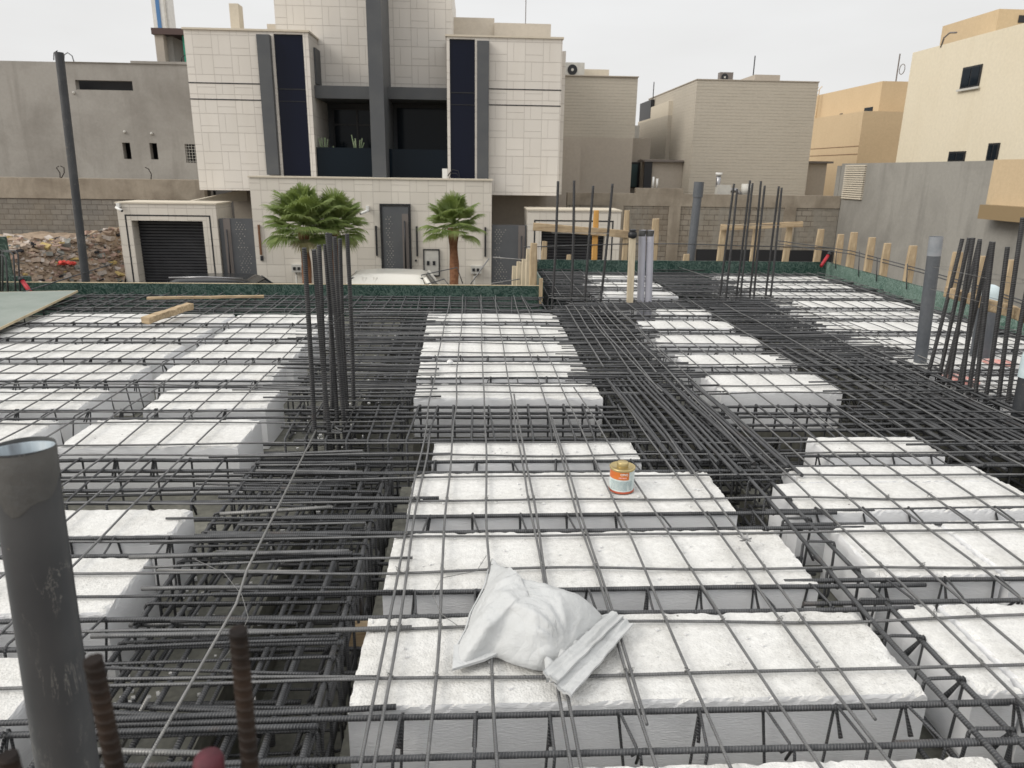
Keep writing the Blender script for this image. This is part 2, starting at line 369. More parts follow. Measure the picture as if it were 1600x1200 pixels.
p = t.location
mb = MB()
for i in range(26):
    c = p+Vector((R.uniform(-.24, .24), R.uniform(-.1, .1), R.uniform(-.03, .06))); a_ = R.uniform(0, 6.3)
    mb.obox(c, (.08*math.cos(a_), .08*math.sin(a_), R.uniform(-.03, .03)), (-.035*math.sin(a_), .035*math.cos(a_), .02), (R.uniform(-.01, .01), 0, .012))
mb.build('cloth', stuffmat('scarlet cloth', (.62, .07, .05), (.45, .05, .04), 9, .8), t)

# ------------------------------------------------------------------ villa across the street
V = thing('villa', 'cream stone panelled double villa with charcoal fins and tall dark glass', 'house', (-3.2, 26.5, GZ))
def vb(name, mt, *b): return bx(name, mt, V, *b)
vb('side_wing', M['stone'], -9.52, -6.62, 26.5, 36, .62, 5.70)
vb('side_wing', M['stone'], .02, 2.97, 26.5, 36, .58, 5.68)
vb('end_pier', M['stone'], -5.67, -5.49, 26.5, 30, 1.0, 5.70)
vb('end_pier', M['stone'], -.93, -.83, 26.5, 30, 1.0, 5.68)
vb('spandrel', M['stone'], -6.62, -5.67, 26.5, 30, 5.63, 5.70)
vb('spandrel', M['stone'], -.83, .02, 26.5, 30, 5.61, 5.68)
vb('coping', M['sand'], -9.56, -5.45, 26.45, 30, 5.702, 5.76)
vb('coping', M['sand'], -.97, 3.01, 26.45, 30, 5.682, 5.74)
for x0, x1, z1 in ((-6.615, -5.672, 5.62), (-.828, .018, 5.60)):
    g = vb('tall_window', M['glass'], x0, x1, 26.56, 26.75, 1.12, z1)
    MB().box(x0, x1, 26.545, 26.559, 3.93, 3.96).box(x0, x1, 26.545, 26.559, 3.55, 3.57).build('mullion', M['char_dark'], g)
vb('fin', M['char'], -7.12, -6.70, 26.25, 26.499, 1.16, 5.57)
vb('fin', M['char'], .09, .49, 26.25, 26.499, 1.11, 5.54)
for x0, x1 in ((-9.525, -7.12), (.49, 2.975)):
    for z in (4.08, 3.57): vb('groove', M['char_dark'], x0, x1, 26.492, 26.6, z-.018, z+.018)
vb('upper_wall', M['stone'], -6.9, -.78, 28, 34, 4.13, 7.9)
vb('centre_fin', M['char'], -3.45, -2.98, 25.7, 28.3, 1.12, 8.2)
vb('beam', M['char'], -5.48, -3.45, 27, 29, 3.72, 4.128)
vb('beam', M['char'], -2.98, -.94, 27, 29, 3.74, 4.128)
vb('recess_back', stuffmat('dark blue grey cladding', (.045, .053, .062), (.055, .062, .07), 1.5, .5), -6.6, 0, 29.2, 29.5, 1.0, 4.1)
vb('terrace_floor', M['sand'], -6.6, 0, 26.2, 29.2, .9, 1.05)
vb('party_wall', M['char'], -3.4, -3.05, 28.3, 29.2, 1.05, 3.72)
fr = vb('terrace_window', M['glass2'], -5.3, -3.5, 29.08, 29.19, 1.1, 3.55)
mbf = MB()
for x in (-5.3, -4.42, -3.56): mbf.box(x, x+.07, 29.02, 29.079, 1.1, 3.55)
for z in (2.95, 3.5): mbf.box(-5.23, -3.56, 29.03, 29.075, z, z+.06)
mbf.build('frame', M['char_dark'], fr)
vb('terrace_window', M['glass2'], -2.9, -1.0, 29.1, 29.19, 1.1, 3.6)
vb('balustrade', M['glass2'], -5.48, -3.46, 26.7, 26.72, 1.05, 2.1)
vb('balustrade', M['glass2'], -2.97, -.94, 26.7, 26.72, 1.05, 2.08)
vb('side_screen', M['char'], -5.48, -5.42, 27.2, 29.0, 4.2, 5.35)
vb('lower_storey', M['taupe'], -8.95, 2.45, 28.2, 36, GZ, .6)
vb('lower_window', M['glass2'], -7.62, -7.3, 28.1, 28.199, -.9, .55)
vb('penthouse', M['pent'], -.78, .76, 30.2, 35, 5.7, 6.95)
vb('penthouse', M['pent'], .76, 2.9, 30, 35, 5.69, 6.76)
vb('penthouse', M['pent'], -7.45, -6.9, 29, 33, 5.7, 6.35)
vb('chimney', M['sand'], -8.22, -7.92, 27.3, 27.8, 5.6, 6.66)
vb('rear_strip', M['stone'], 2.97, 3.2, 27.4, 36, .6, 5.45)
vb('mast', M['bronze'], 1.95, 1.98, 30.5, 30.53, 6.76, 8.6)
# potted succulents behind the left balustrade
M['succ'] = stuffmat('grey green stem', (.16, .22, .12), (.24, .28, .18), 8, .8)
for k, (x, h, lab) in enumerate(((-5.28, .75, 'thin branching cactus in a pot near the pier, behind dark glass'), (-4.75, .42, 'low tangled succulent pot in the middle of the terrace'), (-4.1, .8, 'tall upright cactus pot nearest the centre fin on the terrace'))):
    t = thing('potted_cactus', lab, 'plant', (x, 27.0, 1.05), 'potted plants on the terrace')
    MB().lathe((x, 27, 1.05), [(.0, 0), (.12, 0), (.16, .75), (.0, .74)], 12).build('pot', M['white'], t)
    mb = MB()
    for i in range(7):
        a = R.uniform(0, 6.3); q = R.uniform(.08, .28)
        mb.tube([(x, 27, 1.75), (x+q*math.cos(a)*.6, 27+q*.5*math.sin(a), 1.75+h*.4), (x+q*math.cos(a), 27+q*.6*math.sin(a), 1.75+h*R.uniform(.6, 1))], .022, 5)
    mb.build('stem', M['succ'], t)

# street wall with door, meters and lamp strips
W = thing('street_wall', 'cream panelled street wall with a charcoal pierced door in the middle', 'wall', (-3.4, 25, GZ))
def wb(name, mt, *b, par=None): return bx(name, mt, par or W, *b)
wb('wall', M['stone_side'], -7.36, .58, 25, 26.2, GZ, 1.08)
wb('coping', M['sand'], -7.40, .62, 24.96, 26.2, 1.082, 1.13)
d = wb('door', M['gate'], -3.08, -2.20, 24.93, 24.999, GZ+.14, .22)
MB().box(-3.15, -3.09, 24.9, 24.999, GZ+.14, .30).box(-2.19, -2.13, 24.9, 24.999, GZ+.14, .30).box(-3.09, -2.19, 24.9, 24.999, .24, .30).build('frame', M['char_dark'], d)
MB().box(-2.42, -2.21, 24.91, 24.929, GZ+.2, -.02).build('pull_strip', M['bronze'], d)
MB().tube([(-2.33, 24.86, -.25), (-2.33, 24.86, -1.9)], .028, 8).build('handle', M['char_dark'], d)
def pierced(cx, z0, z1, wfun, y, parent, seed):
    rr = random.Random(seed); mb = MB(); z = z0; row = 0
    while z < z1:
        t = (z-z0)/(z1-z0); x0, x1 = wfun(t); x = x0+(.05 if row % 2 else 0)
        while x < x1:
            if rr.random() < .8:
                s = rr.uniform(.014, .026); mb.prism([(cx+x, y, z+s), (cx+x-s*.8, y, z-s*.5), (cx+x+s*.8, y, z-s*.5)], (0, -.004, 0))
            x += .10
        z += .075; row += 1
    mb.build('painted_cutouts', M['gatehole'], parent)  # pale triangles painted as light seen through the cutouts
pierced(-2.95, -2.9, -.1, lambda t: (.0, .12+.36*(1-t)+.06*math.sin(t*9)), 24.929, d, 3)
for x0, mt in ((-7.20, 'rustbrown'), (-3.33, 'char_dark'), (-1.97, 'char_dark'), (.34, 'char_dark')):
    wb('lamp_strip', M[mt], x0, x0+.06, 24.93, 24.999, -1.42, -.43)
mtr = wb('meter_cabinet', M['offwhite'], -1.70, -1.22, 24.95, 24.999, -2.06, -1.22)
MB().box(-1.74, -1.70, 24.93, 24.999, -2.1, -1.18).box(-1.22, -1.18, 24.93, 24.999, -2.1, -1.18).box(-1.70, -1.22, 24.93, 24.999, -1.22, -1.18).box(-1.70, -1.22, 24.93, 24.999, -2.1, -2.062).build('frame', M['char_dark'], mtr)
MB().box(-1.62, -1.53, 24.93, 24.949, -1.72, -1.58).box(-1.42, -1.33, 24.93, 24.949, -1.72, -1.58).build('dial', M['char_dark'], mtr)
for x in (-6.15, -.12):
    c = wb('valve_box', M['offwhite'], x, x+.36, 24.8, 24.999, -1.98, -1.72)
    MB().box(x+.05, x+.14, 24.78, 24.799, -1.9, -1.8).box(x+.2, x+.28, 24.78, 24.799, -1.9, -1.8).build('port', M['char_dark'], c)
    MB().tube([(x+.12, 24.9, -1.98), (x+.12, 24.9, GZ+.1)], .03, 6).build('riser', M['offwhite'], c)
wb('intercom', M['char_dark'], -7.20, -7.11, 24.95, 24.999, -1.62, -1.46)
wb('push_button', M['char_dark'], -2.02, -1.96, 24.96, 24.999, -1.6, -1.54)
def cctv(x, y, z, lab, dx):
    t = thing('security_camera', lab, 'camera', (x, y, z), 'security cameras')
    bx('bracket', M['white'], t, x-.05, x+.05, y-.12, y-.001, z-.02, z+.12)
    MB().tube([(x+dx*.04, y-.16, z-.02), (x-dx*.20, y-.30, z-.12)], .045, 10).build('housing', M['white'], t)
    MB().tube([(x-dx*.201, y-.301, z-.1205), (x-dx*.21, y-.31, z-.125)], .034, 10).build('lens', M['char_dark'], t)
cctv(-3.55, 25, .1, 'white bullet security camera beside the pierced door', 1)
cctv(-11.62, 25, .1, 'white bullet security camera on the corner of the left garage', -1)

def gate(x0, x1, zt, lab, left, seed):
    t = thing('side_gate', lab, 'gate', ((x0+x1)/2, 25.15, GZ))
    bx('leaf', M['gate'], t, x0, x1, 25.1, 25.2, GZ+.1, zt)
    sx = x0+.16 if left else x1-.26
    bx('pull_strip', M['bronze'], t, sx-.02, sx+.2, 25.08, 25.099, GZ+.12, zt-.01)
    MB().tube([(sx+.09, 25.02, zt-.35), (sx+.09, 25.02, GZ+.6)], .025, 8).build('handle', M['char_dark'], t)
    if left: pierced(x1-.62, -2.7, zt-.1, lambda u: (.02+.1*(1-u), .50-.22*u*abs(math.sin(u*6))), 25.099, t, seed)
    else: pierced(x0+.12, -2.7, zt-.1, lambda u: (0, .30+.14*math.sin(u*7)), 25.099, t, seed)
gate(-8.5, -7.37, -.25, 'charcoal pierced side gate next to the left garage', True, 4)
gate(.59, 1.78, -.36, 'charcoal pierced side gate between stone wall and right garage', False, 5)

def garage(x0, x1, zt, ox0, ox1, oz, lx0, lx1, lz, lab):
    t = thing('garage', lab, 'garage', ((x0+x1)/2, 25, GZ))
    bx('surround', M['stone_side'], t, x0, ox0, 25, 26.6, GZ, zt); bx('surround', M['stone_side'], t, ox1, x1, 25, 26.6, GZ, zt)
    bx('surround', M['stone_side'], t, ox0, ox1, 25, 26.6, oz, zt)
    bx('coping', M['sand'], t, x0-.03, x1+.03, 24.97, 26.6, zt+.002, zt+.05)
    MB().box(lx0, lx0+.05, 24.994, 25.05, GZ, lz).box(lx1-.05, lx1, 24.994, 25.05, GZ, lz).box(lx0+.05, lx1-.05, 24.994, 25.05, lz-.045, lz).build('inlay', M['char_dark'], t)
    mb = MB(); z = GZ
    while z < oz:
        mb.prism([(ox0, 25.5, z), (ox0, 25.46, z+.02), (ox0, 25.46, z+.08), (ox0, 25.5, z+.10)], (ox1-ox0, 0, 0)); z += .1
    mb.build('shutter', M['shutter'], t)
garage(-11.72, -8.53, .20, -11.30, -9.0, -.34, -11.50, -8.73, -.15, 'left stone framed garage with a closed black roller shutter')
garage(1.80, 4.98, .13, 2.28, 4.5, -.42, 2.02, 4.74, -.17, 'right stone framed garage with black shutter behind the planks')
t = tag(MB().prism([(-10.1, 26.65, .2), (-8.5, 28.15, .2), (-8.5, 28.15, .62), (-10.1, 26.65, .22)], (.12, -.12, 0)).build('parapet_wall', M['sand']), 'sloping sand coloured parapet rising behind the left garage', 'wall')

# ------------------------------------------------------------------ buildings to the left
T = thing('concrete_building', 'unfinished grey cement building with a long slot window', 'building', (-16, 33, GZ))
mb = MB(); openings = [(-16.45, -14.15, 4.38, 4.75), (-17.1, -16.85, 4.4, 4.78), (-14.88, -14.56, 1.66, 2.32), (-13.76, -13.45, 1.66, 2.32), (-12.3, -11.85, 1.55, 2.3)]
xs = sorted({-21.5, -11.4, *[q for o in openings for q in o[:2]]}); zs = sorted({GZ, 5.42, *[q for o in openings for q in o[2:]]})
for i in range(len(xs)-1):
    for j in range(len(zs)-1):
        cx, cz = (xs[i]+xs[i+1])/2, (zs[j]+zs[j+1])/2
        if not any(o[0] < cx < o[1] and o[2] < cz < o[3] for o in openings): mb.box(xs[i], xs[i+1], 33, 33.3, zs[j], zs[j+1])
mb.build('wall', M['cement'], T)
bx('rear_mass', M['char_dark'], T, -21.4, -11.5, 33.9, 44, GZ, 5.2)
for x, z, lab in ((-14.7, 2.75, 'fitting'), (-13.6, 2.7, 'fitting'), (-16.55, 4.25, 'fitting')): MB().lathe((x, 32.97, z), [(0, -.05), (.05, -.04), (.06, 0), (.04, .05), (0, .06)], 8).build('wall_light', M['offwhite'], T)
gr = MB()
for k in range(4): gr.box(-12.28+k*.12, -12.265+k*.12, 33.05, 33.07, 1.55, 2.3)
for k in range(6): gr.box(-12.3, -11.85, 33.03, 33.045, 1.6+k*.12, 1.615+k*.12)
gr.build('grille', M['offwhite'], T)
bx('coping', M['cement'], T, -16.9, -14.1, 32.95, 33.35, 5.422, 5.44); bx('coping', M['cement'], T, -14.1, -11.4, 32.95, 33.35, 5.422, 5.52)
LW = thing('block_wall', 'stained grey block wall with a concrete band behind the rubble', 'wall', (-15, 30, GZ))
bx('blockwork', M['blocks'], LW, -20.5, -10.6, 30, 30.25, GZ, .12)
bx('concrete_band', M['concrete'], LW, -20.5, -10.6, 29.96, 30.3, .122, .88)
bx('ledge', M['concrete'], LW, -20.5, -10.6, 30.3, 33, .6, .86)
for k, (a_, b_) in enumerate((((88, 262), (94, 278)), ((100, 262), (96, 278)), ((232, 264), (236, 280)))):
    p0, p1 = at(*a_, Y=29.98), at(*b_, Y=29.98)
    tag(MB().tube([p1, (p1+p0)/2+Vector((.06, 0, 0)), p0, p0+Vector((-.12 if k else .1, 0, .06))], .018, 5).build('rebar_stub', M['rust']), ['rusty bar sticking up from the band, left of the tall pipe', 'bent bar beside the tall pipe on the concrete band', 'small hooked bar on the band below the two slit windows'][k], 'rebar')
RT = thing('roof_room', 'open roof room with a brown slab and green net, beside the villa', 'building', (-13.5, 36, 5.2))
bx('pier', M['taupe'], RT, -14.22, -13.85, 36, 38.5, 5.2, 7.0); bx('back_wall', M['char_dark'], RT, -13.85, -12.3, 38, 38.5, 5.2, 7.0)
bx('roof', stuffmat('brown slab', (.085, .055, .05), None), RT, -14.3, -12.3, 35.9, 38.6, 7.0, 7.26)
bx('side_wall', M['cement'], RT, -13.85, -13.6, 36.4, 38, 5.2, 7.0)
bx('net', stuffmat('green net', (.03, .22, .14), (.05, .3, .2), 8, .8), RT, -13.05, -12.85, 36.1, 36.2, 5.4, 7.0)
MN = thing('minaret', 'white tower with a blue stripe rising far behind the villa', 'tower', (-23, 60, GZ))
bx('shaft', M['white'], MN, -23.65, -22.5, 60, 61.2, GZ, 20); bx('stripe', stuffmat('blue tiles', (.08, .2, .42), None), MN, -23.35, -23.08, 59.95, 59.999, GZ, 20)
bx('rib', M['offwhite'], MN, -22.75, -22.62, 59.9, 59.999, GZ, 20)

# ------------------------------------------------------------------ buildings to the right
A = thing('beige_house', 'beige lined house directly right of the villa', 'house', (5.5, 34, GZ))
bx('wall', M['taupe_lines'], A, 3.0, 7.19, 34, 44, 2.9, 5.43); bx('lower_wall', M['taupe'], A, 3.0, 7.12, 33.95, 44, GZ, 2.898)
bx('stair_wall', M['taupe'], A, 2.4, 4.55, 32.3, 33.94, GZ, 2.75)
bx('roof_box', M['sand'], A, 4.95, 6.07, 35, 37, 5.4, 5.85); bx('coping', M['taupe'], A, 2.96, 7.22, 33.93, 44, 5.432, 5.47)
def ac(x, y, z, lab, mt=None, s=1.):
    t = thing('air_conditioner', lab, 'air conditioner', (x, y, z), 'rooftop air conditioners')
    bx('casing', mt or M['offwhite'], t, x-.42*s, x+.42*s, y-.16, y+.16, z, z+.6*s)
    MB().tube([(x-.12*s, y-.161, z+.3*s), (x-.12*s, y-.18, z+.3*s)], .22*s, 16).build('fan', M['char_dark'], t)
    MB().tube([(x-.12*s, y-.181, z+.3*s), (x-.12*s, y-.2, z+.3*s)], .06*s, 10).build('hub', M['offwhite'], t)
ac(4.45, 34.6, 5.44, 'white air conditioner on the beige house roof')
A2 = thing('annex', 'low taupe annex with a dark glazed door between two beige houses', 'building', (7.8, 36, GZ))
bx('wall', M['taupe'], A2, 7.0, 8.45, 36.2, 42, GZ, 3.0); dd = bx('door', M['char_dark'], A2, 7.35, 7.98, 36.1, 36.199, .7, 1.9); bx('pane', M['greenglass'], dd, 7.4, 7.86, 36.06, 36.099, .75, 1.8)
bx('low_wall', M['taupe'], A2, 7.98, 9.4, 35.9, 36.4, GZ, 2.05)
ac(7.55, 36.8, 3.0, 'grey air conditioner half hidden on the annex roof')
C = thing('middle_house', 'small beige house with dark screen and units on its roof', 'house', (9.6, 38, GZ))
bx('wall', M['taupe_lines'], C, 9.35, 10.6, 36.8, 43.5, GZ, 4.1); bx('parapet', M['sand'], C, 9.35, 10.6, 36.8, 40.5, 4.102, 4.75)
bx('parapet', M['sand'], C, 9.35, 10.6, 40.5, 43.5, 4.102, 4.2); bx('roof_screen', M['char_dark'], C, 9.36, 10.4, 40.6, 43.3, 4.2, 5.15)
bx('mast', M['char_dark'], C, 9.4, 9.44, 40.45, 40.49, 4.7, 6.0)
ac(10.15, 38.2, 4.75, 'pale air conditioner beside the dark roof screen', s=.9)
ac(10.55, 39.4, 4.75, 'second pale unit tucked against the tall ribbed house', s=.9)
Bh = thing('ribbed_house', 'large windowless beige house with fine horizontal ribs', 'house', (12, 33, GZ))
bx('wall', M['taupe_lines'], Bh, 9.55, 14.88, 33, 42, GZ, 5.27)
bx('coping', M['taupe'], Bh, 9.52, 14.91, 32.97, 42, 5.272, 5.31)
bx('roof_box', M['taupe'], Bh, 12.6, 13.75, 34.5, 37, 5.3, 5.72)
bx('side_lean_to', M['taupe'], Bh, 7.9, 9.54, 34.2, 35.4, GZ, 1.9); bx('canopy', M['bronze'], Bh, 7.7, 9.54, 34.0, 35.4, 1.902, 1.98)
bx('louvre', M['char_dark'], Bh, 7.75, 8.1, 34.05, 34.199, .65, 1.89)
bx('far_lean_to', M['taupe'], Bh, 14.9, 16.3, 34.2, 35.6, GZ, 1.95); bx('far_canopy', M['bronze'], Bh, 14.9, 16.5, 34.0, 35.6, 1.952, 2.04)
ac(11.15, 34.2, 5.31, 'brown vented unit on the ribbed house roof', M['bronze'], .7)
bx('mast', M['char_dark'], Bh, 12.75, 12.79, 35.2, 35.24, 5.72, 6.6)
t = thing('flue', 'bent metal flue with a cap on the block wall by the ribbed house', 'flue', (10.2, 29, .7))
MB().tube([(9.55, 29, 1.35), (9.55, 29, .95), (9.7, 29, .8), (10.3, 29, .8), (10.42, 29, .7), (10.42, 29, .55)], .09, 10).build('duct', M['rim'], t)
MB().tube([(9.55, 29, 1.36), (9.55, 29, 1.46)], .13, 10).build('cap', M['white'], t)
tag(MB().tube([(10.7, 29, .6), (10.7, 29, 1.05)], .2, 14).build('water_drum', M['offwhite']), 'pale drum behind the block wall next to the metal flue', 'drum')
t = thing('vent_pipes', 'pair of short white vent pipes on the raised wall piece', 'pipes', (7.1, 28.5, .85))
for x, h in ((6.83, .42), (6.98, .36)): MB().tube([(x, 28.4, .85), (x, 28.4, .85+h)], .04, 8).build('pipe', M['white'], t)
D = thing('ochre_house', 'ochre two tier house with a roof ladder beyond the ribbed house', 'house', (21, 40, GZ))
bx('wall', M['tan'], D, 20, 30, 38.7, 50, GZ, 4.63); bx('upper_wall', M['tan'], D, 22, 32, 41, 49, 4.632, 6.35)
bx('stripe', M['rustbrown'], D, 19.985, 19.999, 38.7, 50, 2.9, 2.93); bx('stripe', M['rustbrown'], D, 19.985, 19.999, 38.7, 50, 2.5, 2.53)
bx('window', M['glass2'], D, 21.98, 21.999, 41.6, 42.5, 4.75, 5.1); bx('window', M['glass2'], D, 21.98, 21.999, 45, 45.35, 4.7, 5.0)
ld = MB()
for y in (48.4, 47.9): ld.tube([(21.7, y, 4.6), (21.7, y, 6.6), (21.85, y, 6.8)], .03, 5)
for k in range(9): ld.tube([(21.7, 48.4, 4.8+k*.22), (21.7, 47.9, 4.8+k*.22)], .02, 4)
ld.build('ladder', M['tan'], D)
bx('mast', M['bronze'], D, 23.0, 23.05, 41.5, 41.55, 6.3, 7.8)
Cr = thing('cream_house', 'tall pale yellow house with small dark windows at the right', 'house', (17, 24, GZ))
bx('wall', M['yellow'], Cr, 17, 30, 10, 29.75, GZ, 6.03)
bx('roof_room', M['tan'], Cr, 19.5, 30, 29.0-.2, 32.2, 6.0, 7.45); bx('roof_slot', M['char_dark'], Cr, 20.3, 24, 28.77, 28.799, 7.0, 7.25)
def yz(px, py, X): v = at(px, py, X=X); return v.y, v.z
def wwin(pxs, X, parent, pane=True):
    (ya, za), (yb, zb) = yz(pxs[0], pxs[1], X), yz(pxs[2], pxs[3], X)
    y0, y1 = sorted((ya, yb)); z0, z1 = sorted((za, zb))
    o = bx('window', M['char_dark'], parent, X-.05, X-.001, y0, y1, z0, z1)
    if pane:
        bx('pane', M['glass2'], o, X-.06, X-.051, y0+.06, (y0+y1)/2-.03, z0+.06, z1-.06); bx('pane', M['glass2'], o, X-.062, X-.053, (y0+y1)/2+.03, y1-.06, z0+.06, z1-.06)
        bx('sill', M['offwhite'], o, X-.1, X-.061, y0-.1, y1+.1, z0-.07, z0-.001)
wwin((1507, 106, 1530, 135), 17, Cr); wwin((1485, 237, 1507, 253), 17, Cr); wwin((1547, 224, 1558, 252), 17, Cr)
GW = thing('cement_wall', 'long grey cement boundary wall below the pale yellow house', 'wall', (14.07, 22, GZ))
bx('wall', M['cement_wall'], GW, 14.07, 14.35, 8, 28.3, GZ, 1.86)
bx('pier', M['cement_wall'], GW, 14.05, 15.3, 28.301, 28.6, GZ, 1.78)
mb = MB(); (ya, za), (yb, zb) = yz(1324, 257, 14.07), yz(1347, 312, 14.07)
for k in range(16): z = zb+(za-zb)*k/16; mb.box(14.0, 14.068, min(ya, yb), max(ya, yb), z, z+.05)
mb.build('louvre', M['sand'], GW)
TB = thing('bay', 'tan projecting bay over the cement wall at the right edge', 'building', (15, 19, .4))
bx('upper', M['tan'], TB, 13.9, 20, 12, 19.6, .72, 1.88); bx('lower', stuffmat('brown render', (.26, .19, .105), None), TB, 13.6, 20, 11.5, 19.4, .35, .718)
BW = thing('boundary_wall', 'stained sandy block wall running behind the slab to the cement wall', 'wall', (9, 28, GZ))
bx('blockwork', M['blocks_tan'], BW, 3.5, 14.05, 28, 28.25, GZ, .2); bx('band', M['concrete'], BW, 3.5, 14.05, 27.97, 28.28, .202, .66)
bx('raised_band', M['concrete'], BW, 6.1, 7.9, 27.99, 28.26, .662, .86)
for x in (5.2, 7.4, 11.9): bx('pier', M['concrete'], BW, x, x+.45, 27.95, 28.2, GZ, .2)
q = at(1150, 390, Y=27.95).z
bx('dark_base', M['char_dark'], BW, 8.6, 14.0, 27.93, 27.999, GZ, q)  # black strip along the foot of the wall
t = thing('terrace_light', 'small white floodlight box with cable loops on the terrace edge', 'lamp', (-.98, 26.0, 1.13))
bx('housing', M['white'], t, -1.1, -.92, 25.9, 26.05, 1.13, 1.45)
MB().tube([(-.92, 26, 1.2), (-.75, 26, 1.42), (-.55, 26, 1.38), (-.5, 26, 1.15), (-.62, 26, 1.3), (-.8, 26, 1.3), (-.85, 26, 1.13)], .018, 5).build('cable', M['char_dark'], t)
for k, (px, py, Y, X_) in enumerate(((100, 93, 33.1, None), (283, 97, 33.1, None), (84, 90, 33.1, None))):
    v = at(px, py+4, Y=Y); tag(MB().tube([v, v+Vector((.05, 0, .28)), v+Vector((.2, 0, .36)), v+Vector((.36, 0, .24)), v+Vector((.4, 0, .0))][:5 if k == 0 else 3], .02, 5).build('conduit_stub', M['char_dark'], None, v), ['looped black conduit on the cement building roof', 'short conduit stub on the roof near the villa', 'small conduit stub at the far left of the roofline'][k], 'conduit')
v = at(1470, 74, X=17); tag(MB().tube([v, v+Vector((0, -.1, .3)), v+Vector((0, -.4, .42)), v+Vector((0, -.8, .36))], .03, 6).build('roof_pipe', M['bronze'], None, v), 'curved pipe on the roof edge of the yellow house', 'pipe')
v = at(1408, 118, X=22); tag(MB().tube([v+Vector((0, .25*math.cos(a_*PI/6), .25*math.sin(a_*PI/6)+.3)) for a_ in range(13)], .02, 5).build('satellite_ring', M['bronze'], None, v), 'small dish ring on the ochre house roof', 'dish')
v = at(1120, 293, Y=28.9); tag(bx('roof_tank', M['offwhite'], None, v.x, v.x+.5, 28.7, 29.1, .62, 1.0), 'low pale box sitting behind the block wall beside the flue', 'box')

# ------------------------------------------------------------------ fan palms
def frond_mat():
    n = NT('palm leaf'); r = n.noise(3.2, 3)
    col = n.mix(n.ramp(r, .35, .65), (.12, .18, .045), (.27, .33, .12))
    m_ = n.fin(col, .5, 0, None, .4); tr = n.n('BsdfTranslucent'); n.put(tr.inputs[0], n.mix(0., (.30, .38, .10), (.30, .38, .10))); mxs = n.n('MixShader'); mxs.inputs[0].default_value = .35
    n.l(n.b.outputs[0], mxs.inputs[1]); n.l(tr.outputs[0], mxs.inputs[2]); n.l(mxs.outputs[0], n.out.inputs[0]); return m_
M['frond'] = frond_mat(); M['frond_dry'] = stuffmat('dry palm leaf', (.20, .19, .09), (.27, .24, .13), 4, .8)
def palm(px, Y, pytop, s, lab, seed, dens=26):
    rr = random.Random(seed); c = at(px, pytop, Y=Y); zb = c.z; x0, y0 = c.x, c.y
    t = thing('fan_palm', lab, 'palm', (x0, y0, GZ), 'fan palms along the street wall')
    mb = MB(); H = zb-GZ
    mb.tube([(x0+.012*math.sin(k*.5), y0, GZ+H*k/26) for k in range(26)], lambda u: .17-.05*u+.05*max(0, u-.85)/.15, 12, rf=lambda u, a: 1+.07*math.sin(u*42+a*2)+.04*math.sin(a*5))
    mb.build('trunk', M['trunk'], t)
    mb = MB(); 
    for i in range(dens):
        q = i/dens; el = 1.5-1.95*q**.8+rr.uniform(-.18, .18); az = i*2.39996+rr.uniform(-.3, .3)
        plen = s*rr.uniform(.34, .52); hl = s*rr.uniform(.56, .72)
        dr = Vector((math.cos(az)*math.cos(el), math.sin(az)*math.cos(el), math.sin(el)))
        o = Vector((x0, y0, zb)); tip = o+dr*plen - Vector((0, 0, .10*s*(1-math.sin(el))))
        mb.tube([o, o+dr*plen*.5, tip], .012, 4)
        side = dr.cross(Vector((0, 0, 1))); side = side.normalized() if side.length > .05 else Vector((1, 0, 0)); nrm = side.cross(dr).normalized()
        n = 38; spread = 2.7; dry = 1 if (q > .9 and rr.random() < .5) else 0
        for k in range(n):
            a = (k/(n-1)-.5)*spread; L_ = hl*(1-.25*abs(a)/1.2)*rr.uniform(.88, 1.05)
            dd = (dr*math.cos(a)+side*math.sin(a)).normalized(); cup = nrm*(.10*L_*math.cos(a*1.3))
            wv = dd.cross(nrm).normalized()*(L_*.024)
            m1 = tip+dd*L_*.5+cup; m2 = tip+dd*L_*.82+cup*.4-Vector((0, 0, .05*L_)); e_ = tip+dd*L_*.98-Vector((0, 0, .17*L_*rr.uniform(.5, 1.5)))
            b = len(mb.v); fold = nrm*.012*s
            mb.v += [tuple(tip), tuple(m1-wv), tuple(m1+fold), tuple(m1+wv), tuple(m2-wv*.7), tuple(m2+fold), tuple(m2+wv*.7), tuple(e_)]
            for f in ((0, 1, 2), (0, 2, 3), (1, 4, 5, 2), (2, 5, 6, 3), (4, 7, 5), (5, 7, 6)): mb.face([b+j for j in f], None, dry, False)
    mb.build('crown', [M['frond'], M['frond_dry']], t)
palm(474, 22, 350, 1.22, 'bushy fan palm with a thick crown at the left of the pair', 1, 48)
palm(522, 22.6, 352, 1.12, 'second bushy fan palm, overlapping the pair behind the bars', 2, 46)
palm(709, 22.3, 350, .98, 'slender single fan palm beside the meter cabinet', 3, 40)

